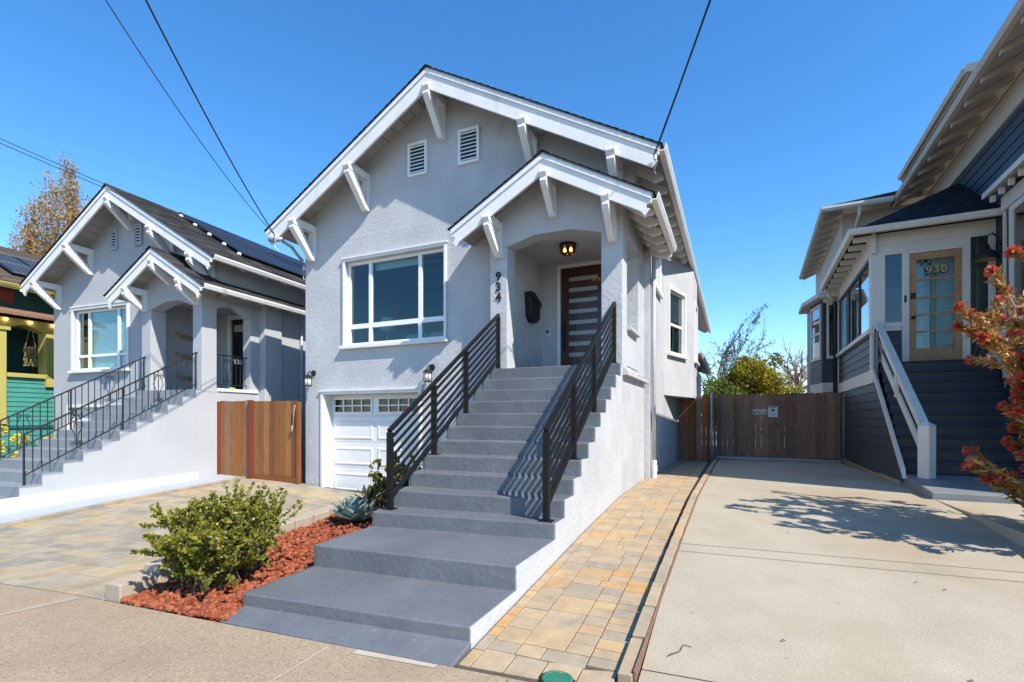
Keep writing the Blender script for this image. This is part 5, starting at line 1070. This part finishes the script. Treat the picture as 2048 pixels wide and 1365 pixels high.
# ---------------------------------------------------------------- plants
NR = np.random.RandomState(11)
def leafmesh(name, P, D, L, Wd, m, parent=None, fr='A', tone=None, fold=.15):
    # P: bases, D: directions, L: lengths, Wd: widths -> one bent diamond leaf each
    n = len(P); D = D/np.linalg.norm(D, axis=1)[:, None]; r = NR.randn(n, 3); S_ = np.cross(D, r); S_ /= np.linalg.norm(S_, axis=1)[:, None]+1e-9; U = np.cross(S_, D)
    L = np.broadcast_to(np.asarray(L, float), (n,))[:, None]; Wd = np.broadcast_to(np.asarray(Wd, float), (n,))[:, None]
    v = np.stack([P, P+D*L*.5+S_*Wd*.5+U*L*fold, P+D*L, P+D*L*.5-S_*Wd*.5+U*L*fold], 1).reshape(-1, 3)
    org = np.array(ROOT[parent.name]) if parent is not None else np.array([v[:, 0].mean(), v[:, 1].mean(), v[:, 2].min()])
    me = bpy.data.meshes.new(name); me.vertices.add(4*n); me.vertices.foreach_set('co', (v-org).ravel())
    me.loops.add(4*n); me.loops.foreach_set('vertex_index', np.arange(4*n)); me.polygons.add(n); me.polygons.foreach_set('loop_start', np.arange(0, 4*n, 4)); me.polygons.foreach_set('loop_total', np.full(n, 4))
    at = me.attributes.new('tone', 'FLOAT', 'FACE'); at.data.foreach_set('value', (NR.rand(n) if tone is None else np.clip(tone, 0, 1)).astype(np.float32))
    me.update(calc_edges=True); me.materials.append(K[m]); o = bpy.data.objects.new(name, me); COL.objects.link(o)
    if parent is not None: o.parent = parent
    else: o.location = org
    ROOT[o.name] = Vector(org); return o
def shoots(base, n, dirf, length, steps=7, droop=0., wob=.12):
    out = []
    for i in range(n):
        d = Vector(dirf(i)).normalized(); p = Vector(base(i) if callable(base) else base); L = length(i) if callable(length) else length; path = [p.copy()]
        for k in range(steps):
            d = (d+Vector(NR.randn(3))*wob+Vector((0, 0, -droop))).normalized(); p = p+d*(L/steps); path.append(p.copy())
        out.append(path)
    return out
def shrub(name, label, paths, per, L, Wd, m, stem='bark', r0=.008, start=.25, spread=.6, cat='shrub', tmul=None):
    b = paths[0][0]; t = thing(name, label, cat, tuple(b)); mb = MB()
    for p in paths: mb.tube(p, [r0*(1-.8*k/(len(p)-1)) for k in range(len(p))], 5, cap=False)
    build('stems', mb, stem, t)
    P = []; D = []; T = []
    for p in paths:
        tn = random.random()
        for k in range(per):
            s = start+(1-start)*random.random()**.8; f = s*(len(p)-1); i = min(int(f), len(p)-2); q = p[i].lerp(p[i+1], f-i); d = (p[i+1]-p[i]).normalized()
            P.append(q); D.append(d*(.5+.5*random.random())+Vector(NR.randn(3))*spread); T.append(.55*random.random()+.35*tn+.12*s)
    leafmesh('foliage', np.array(P), np.array(D), L*(.6+.7*NR.rand(len(P))), Wd*(.6+.7*NR.rand(len(P))), m, t, tone=np.array(T)); return t
# clipped evergreen by the sidewalk
def sdir(i):
    a = NR.rand()*6.283; e = NR.rand()**.6*1.3; return (math.cos(a)*math.sin(e)*.74+.05, math.sin(a)*math.sin(e)*.7, math.cos(e)*.95+.22)
bp = lambda i: (-4.32+.10*NR.randn(), 3.02+.12*NR.randn(), .07)
mains = shoots(bp, 78, sdir, lambda i: .46+.2*NR.rand(), 6, .0, .16)
subs = []
for p in mains:
    d0 = (p[-1]-p[0]).normalized()
    lean = 1.0+.35*max(0, (p[-1].x+4.35)*1.6)
    for k in range(11):
        q = p[random.randint(2, len(p)-1)]; subs += shoots(tuple(q), 1, lambda i: d0*.5+Vector(NR.randn(3))*.62+Vector((0, 0, .35)), lambda i: (.1+.15*NR.rand())*lean, 4, 0, .2)
# leaders that make the tall right-hand peak
subs += shoots(lambda i: (-4.1+.10*NR.randn(), 3.15+.06*NR.randn(), .4), 34, lambda i: (.16+.2*NR.randn(), .12+.2*NR.randn(), 1), lambda i: .35+.26*NR.rand(), 5, 0, .14)
subs += shoots(lambda i: (-4.35+.17*NR.randn(), 3.03+.1*NR.randn(), .32), 60, lambda i: (.28*NR.randn(), .28*NR.randn(), 1), lambda i: .26+.22*NR.rand(), 5, 0, .14)
shrub('evergreen_shrub', 'dense yellow-green small-leaved shrub growing in the red rock bed', mains+subs, 58, .035, .027, 'leaf', r0=.005, start=.12, spread=.6)
sp = shoots(lambda i: (-4.55+.12*NR.randn(), 6.0+.12*NR.randn(), .25), 40, lambda i: (.4*NR.randn()+.12, .35*NR.randn(), 1), lambda i: .4+.34*NR.rand(), 7, .02, .15); ss = []
for p in sp:
    for k in range(4): ss += shoots(tuple(p[random.randint(2, 7)]), 1, lambda i: Vector(NR.randn(3))*.6+Vector((0, 0, .5)), .16, 4, 0, .2)
shrub('young_shrub', 'loose leggy shrub behind the left stair railing in front of the garage', sp+ss, 55, .042, .028, 'leaf2', r0=.006)
# rosette succulents, each leaf its own piece
def blade(base, d, up, L, wd, th, curl, tone, tip=.12):
    d = Vector(d).normalized(); u = (Vector(up)-d*Vector(up).dot(d)).normalized(); s = d.cross(u); mb = MB(); mb.tone = tone; n = 6; rows = []
    for k in range(n+1):
        t = k/n; w_ = wd*(.45+1.2*t-.6*t*t) if t < .6 else wd*(.95)*(1-((t-.6)/.4)**2.2)+.002
        c = Vector(base)+d*L*t+u*(curl*L*t*t); rows.append([c-s*w_/2+u*(th*.7), c-u*th*(1-t)*.8, c+s*w_/2+u*(th*.7), c+u*th*.35])
    for r in rows: mb.v += [tuple(q) for q in r]
    for k in range(n):
        for j in range(4): a = k*4+j; b = k*4+(j+1) % 4; mb.f.append((a, b, b+4, a+4)); mb.t.append(tone)
    mb.f.append((n*4, n*4+1, n*4+2, n*4+3)); mb.t.append(tone); return mb
def rosette(name, label, c, R_, m, n, wd, curl, cat='succulent', elmax=85):
    t = thing(name, label, cat, c)
    for i in range(n):
        f = i/(n-1); a = i*2.39996+random.uniform(-.12, .12); e = rad(6+(elmax-6)*f**1.1); L = R_*(1-.35*f)*random.uniform(.92, 1.05)
        d = (math.cos(a)*math.cos(e), math.sin(a)*math.cos(e), math.sin(e)); up = (-math.cos(a)*math.sin(e), -math.sin(a)*math.sin(e), math.cos(e))
        build('leaf', blade((c[0]+.02*math.cos(a), c[1]+.02*math.sin(a), c[2]+.03+.06*f), d, up, L, wd*(1-.25*f), .012, curl, random.random()), m, t, smooth=True)
rosette('agave_plant', 'large blue-grey rosette agave on the red rock beside the steps', (-4.58, 5.12, .17), .37, 'agave', 42, .215, .22)
rosette('aloe_plant', 'smaller dark green pointed aloe behind the agave, beside the railing', (-4.95, 5.85, .27), .30, 'aloe', 26, .085, .1)
rosette('aloe_plant', 'low green aloe offset tucked under the bottom railing post', (-4.35, 5.72, .24), .24, 'aloe', 18, .075, .1)
# red-tipped protea by the raised walk
pr = []; tips = []
base = Vector(W('C', 3.06, 6.45, .38))
for i in range(34):
    a = random.uniform(0, 6.28); lean = random.uniform(.05, .5); d = Vector((math.cos(a)*lean-.08, math.sin(a)*lean, 1))
    p = shoots(tuple(base+Vector((random.uniform(-.15, .15), random.uniform(-.15, .15), 0))), 1, lambda i: d, random.uniform(1.3, 2.75), 9, 0, .08)[0]; pr.append(p)
    for k in range(12):
        q = p[random.randint(3, 9)]; c = shoots(tuple(q), 1, lambda i: Vector(NR.randn(3))*.7+Vector((-.12, 0, .75)), random.uniform(.25, .6), 5, -.03, .12)[0]; pr.append(c); tips.append((c[-1], c[-1]-c[-2]))
    tips.append((p[-1], p[-1]-p[-2]))
for i in range(44):
    p = shoots(tuple(base+Vector((random.uniform(-.45, .1), random.uniform(-.3, .3), 0))), 1, lambda i: (-.3+.4*NR.randn(), .4*NR.randn(), .8), random.uniform(.4, 1.4), 7, 0, .1)[0]; pr.append(p)
def keep(p):            # the shrub stays over its own bed, clear of the neighbour's steps
    c, s_ = ROT['C']; out = []
    for q in p:
        x, y = q.x*c+q.y*s_, -q.x*s_+q.y*c
        if x < 2.16+.2*math.sin(q.z*4): break
        out.append(q)
    return out
pr = [k for k in (keep(p) for p in pr) if len(k) > 2]; tips = [(p[-1], p[-1]-p[-2]) for p in pr]
t = shrub('protea_shrub', 'tall protea shrub with red and orange tips at the right edge, above the raised walkway', pr, 90, .09, .027, 'protea', 'barkred', .012, .2, .42)
P = []; D = []; T = []
for q, d in tips:
    tn = random.random()*.6
    for k in range(26): P.append(q); D.append(Vector(d).normalized()*.8+Vector(NR.randn(3))*.5); T.append(tn+.4*random.random())
leafmesh('flower_bracts', np.array(P), np.array(D), .085, .034, 'bract', t, tone=np.array(T))
low = shoots(tuple(base+Vector((-.1, -.3, 0))), 7, lambda i: (-.6+.3*NR.randn(), -.1+.4*NR.randn(), .5), .55, 5, .0, .15)
shrub('protea_seedling', 'small low protea growth at the right edge beside the raised walkway', low, 34, .075, .015, 'protea', 'barkred', .008, .25, .45)
# flowers in front of the teal house
t = thing('flower_bed', 'round yellow flower heads on silver foliage below the teal house', 'flowers', (-14.5, 6.5, .1), 'B')
P = []; D = []
for i in range(700):
    q = W('B', random.uniform(-15.6, -13.3), random.uniform(5.6, 7.6), random.uniform(.1, .95)); P.append(q); D.append((NR.randn(), NR.randn(), .6))
leafmesh('foliage', np.array(P), np.array(D), .12, .04, 'bluetree', t)
for i, (x, y, z) in enumerate(((-14.2, 6.2, 1.02), (-14.9, 6.6, 1.28), (-13.7, 6.0, .92), (-13.9, 6.5, 1.1), (-14.6, 5.9, .8), (-13.4, 6.3, .75), (-15.2, 6.4, 1.0), (-13.55, 6.9, 1.05))):
    n = 170; v = NR.randn(n, 3); v /= np.linalg.norm(v, axis=1)[:, None]; c = np.array(W('B', x, y, z)); leafmesh('flower_head', c+v*np.array([.13, .13, .10])*(.7+.3*NR.rand(n, 1)), v+.3*NR.randn(n, 3), .05, .04, 'flower', t)
struct('front_garden', bx('B', -17.5, -12.66, 2.8, 8.6, -.3, .05), 'earth')
tp = bpy.data.objects['hanging_plant']; P = []; D = []
for i in range(420):
    a = random.random()*6.28; q = W('B', x3-.15+.13*math.cos(a), 8.83+.13*math.sin(a), 3.68-.55*random.random()**1.3); P.append(q); D.append((NR.randn()*.4, NR.randn()*.4, -1))
leafmesh('trailing_stems', np.array(P), np.array(D), .06, .025, 'dryplant', tp)
# trees
def tree(name, label, base, h, paths_f, m, n, L, Wd, sampler, bark='bark', group=None, sc=1.):
    G = lambda q: Vector((q[0]*sc, q[1]*sc, 1.55+(q[2]-1.55)*sc))
    base = tuple(G(base)); paths_f = [([G(q) for q in p], r*sc) for p, r in paths_f]; L, Wd = L*sc, Wd*sc
    t = thing(name, label, 'tree', base, group=group); mb = MB()
    for p, r in paths_f: mb.tube(p, [r*(1-.85*k/(len(p)-1)) for k in range(len(p))], 6, cap=False)
    build('trunk', mb, bark, t)
    if n:
        P, D, T = [], [], []
        for i in range(n): q, d, tn = sampler(i); P.append(G(q)); D.append(d); T.append(tn)
        leafmesh('crown', np.array(P), np.array(D), L*(.6+.8*NR.rand(n)), Wd*(.6+.8*NR.rand(n)), m, t, tone=np.array(T))
    return t
def limbs(base, h, n, lean, r, sub=3, up=.7, wob=.1, first=.15):
    trunk = shoots(base, 1, lambda i: (0, 0, 1), h*.6, 8, 0, .05)[0]; out = [(trunk, r)]
    for i in range(n):
        q = trunk[random.randint(int(8*first), 8)]; p = shoots(tuple(q), 1, lambda i: (NR.randn()*lean, NR.randn()*lean, up), h*random.uniform(.25, .5), 7, 0, wob)[0]; out.append((p, r*.4))
        for k in range(sub):
            s_ = shoots(tuple(p[random.randint(2, 7)]), 1, lambda i: (p[-1]-p[0]).normalized()+Vector(NR.randn(3))*.5, h*random.uniform(.08, .22), 5, 0, wob)[0]; out.append((s_, r*.16))
    return out
# tall orange columnar tree: upright shoots thick with small leaves
B0 = Vector((-38.9, 16.4, 0)); pf = []
for i in range(110):
    sd = random.random(); a = random.random()*6.28; rr = random.random()**.6
    top = 18.2-5.0*rr if sd < .6 else 14.2-4*rr; cx = 1.0 if sd < .6 else -1.7
    x0 = B0+Vector((cx*.838+rr*1.6*math.cos(a)*.84, cx*.3+rr*1.5*math.sin(a), 4+2*random.random()))
    p = [x0+Vector((.10*k*math.cos(a)*rr, .1*k*math.sin(a)*rr, (top-x0.z)*k/8))+Vector(NR.randn(3))*.1 for k in range(9)]; pf.append((p, .028))
pf.append(([B0, B0+Vector((0, 0, 3)), B0+Vector((.2, 0, 7))], .28)); big = [p for p, r in pf[:-1]]
def samp(i):
    p = random.choice(big); f = random.random()*7.99; k = int(f); q = p[k].lerp(p[k+1], f-k)+Vector(NR.randn(3))*.13; return q, (NR.randn()*.6, NR.randn()*.6, NR.randn()*.5+.8), .5*random.random()+.5*noise.noise(q*.6)*.8+.2
tree('columnar_tree', 'tall upright orange-leaved tree rising behind the left house roof', tuple(B0), 17, pf, 'orangetree', 34000, .16, .09, samp)
def ballf(c, rx, ry, rz, clumps, cr):
    cs = []
    for i in range(clumps):
        v = Vector(NR.randn(3)).normalized()*(.35+.65*random.random()); cs.append((Vector((c[0]+v.x*rx, c[1]+v.y*ry, c[2]+v.z*rz)), cr*random.uniform(.6, 1.2), random.random()))
    def f(i):
        q, r, tn = random.choice(cs); d = Vector(NR.randn(3)).normalized(); p = q+d*r*random.random()**.4; return p, d+Vector(NR.randn(3))*.6, .6*tn+.4*random.random()
    return f
tree('leafy_tree', 'bushy bright yellow and green tree behind the driveway gate', (.7, 24.3, 0), 5, limbs((.7, 24.3, 0), 4.5, 8, .5, .12), 'yellowtree', 15000, .12, .08, ballf((.75, 24.3, 2.9), 1.55, 1.5, 1.6, 75, .42), group='trees behind the driveway gate', sc=1.45)
tree('leafy_tree', 'low green bush behind the driveway gate at its left end', (-.6, 22.5, 0), 3, limbs((-.5, 22.5, 0), 2.5, 5, .5, .08), 'greentree', 5500, .13, .09, ballf((-.45, 22.8, 2.2), 1.0, 1.0, .95, 40, .34), group='trees behind the driveway gate', sc=1.45)
bl = limbs((-.2, 28.5, 0), 6.6, 26, .42, .12, 5, .9, .14); blp = [p for p, r in bl[1:]]
def samp2(i):
    p = random.choice(blp); f = random.random()*(len(p)-1.01); k = int(f); return p[k].lerp(p[k+1], f-k)+Vector(NR.randn(3))*.06, (p[k+1]-p[k]).normalized()+Vector(NR.randn(3))*.4, random.random()
tree('wispy_tree', 'wispy blue-green tree with fine needles behind the yellow tree', (-.2, 28.5, 0), 7, bl, 'bluetree', 6000, .16, .035, samp2, group='trees behind the driveway gate', sc=1.45)
for lab, x, y, h in (('bare leafless tree behind the gate, left of the two bare ones', 2.6, 28.0, 5.3), ('bare leafless tree behind the gate, nearest the navy house', 4.3, 28.6, 5.3)):
    tree('bare_tree', lab, (x, y, 0), h, limbs((x, y, 0), h, 40, .5, .13, 9, .85, .17, .2), None, 0, 0, 0, None, bark='barkred', group='trees behind the driveway gate', sc=1.45)
tree('leafy_tree', 'sparse olive green bush behind the gate below the bare trees', (2.6, 25, 0), 3, limbs((2.4, 25, 0), 2.6, 6, .6, .05), 'yellowtree', 2200, .13, .08, lambda i, f=ballf((2.3, 25, 2.1), 1.1, .8, .9, 40, .3): (lambda r: (r[0], r[1], r[2]*.35))(f(i)), group='trees behind the driveway gate', sc=1.45)
struct('back_yard', sheet('A', [-40, 40], [16.6, 90], lambda x, y: .25), 'earth')
# ---------------------------------------------------------------- overhead cables
def cable(label, a, b, r=.008, sag=.15, ext=1.8):
    a = Vector(a); b = Vector(b); p = [a.lerp(b, t)-Vector((0, 0, sag*4*(t/ext)*(1-t/ext)))+Vector((0, 0, 0)) for t in rng(0, ext, 30)]
    o = build('overhead_cable', MB().tube(p, r, 6), 'wire', None, smooth=True); tag(o, label, 'cable', 'overhead service cables')
cable('thick black cable from the grey house left eave up to the top left', (-9.02, 7.62, 5.50), (-6.42, 3.70, 6.72), .011, .3)
cable('thin black cable left of the thick one, from the left eave of the grey house', (-9.05, 7.64, 5.52), (-6.75, 3.55, 6.72), .006, .45)
cable('upper cable crossing above the left house roof to the grey house wall', (-8.84, 8.2, 4.98), (-12.2, 4.4, 6.76), .008, .1); cable('lower cable crossing above the left house roof to the grey house wall', (-8.84, 8.2, 4.93), (-12.2, 4.4, 6.70), .008, .12)
cable('left cable of the pair rising from the right eave of the grey house', (-1.08, 7.6, 5.5), (-.265, 6.46, 6.68), .008, .06); cable('right cable of the pair rising from the right eave of the grey house', (-1.06, 7.6, 5.5), (-.235, 6.46, 6.68), .006, .02)
# ---------------------------------------------------------------- litter on the drive
for i, (x, y) in enumerate(((1.35, 4.95), (1.5, 4.85), (.3, 3.6), (-.1, 8.6), (.55, 6.1), (1.2, 3.5), (.0, 7.2))):
    z = drive_z(x, y); mb = MB(); a = random.random()*6.28; c, s_ = math.cos(a)*.016, math.sin(a)*.016
    mb.face([(x-c, y-s_, z+.004), (x+s_*.6, y-c*.6, z+.012), (x+c, y+s_, z+.006), (x-s_*.6, y+c*.6, z+.014)]); o = build('dry_leaf', mb, 'protea'); tag(o, 'small dry brown leaf lying on the concrete driveway', 'leaf', 'dry leaves on the driveway')
z = drive_z(-.3, 3.3); o = build('twig', MB().tube([(-.36, 3.2, z+.006), (-.3, 3.27, z+.01), (-.29, 3.36, z+.012), (-.24, 3.35, z+.01)], .004, 5), 'bark'); tag(o, 'thin dark forked twig on the driveway beside the kerb', 'twig')

# porcelain knobs and clamps where the cables meet the eaves
for x, y, z in ((-9.03, 7.63, 5.50), (-9.0, 7.68, 5.46), (-1.06, 7.62, 5.48), (-8.83, 8.22, 4.95)):
    build('insulator', MB().lathe((x, y, z-.05), [(.012, 0), (.03, .015), (.02, .035), (.032, .055), (.02, .075), (.012, .1)], 10), 'pvc', H1, smooth=True)
    build('cable_clamp', MB().tube([(x, y, z-.05), (x+.02, y-.02, z-.12), (x-.01, y-.01, z-.2), (x+.01, y, z-.26)], .007, 5), 'galv', H1)
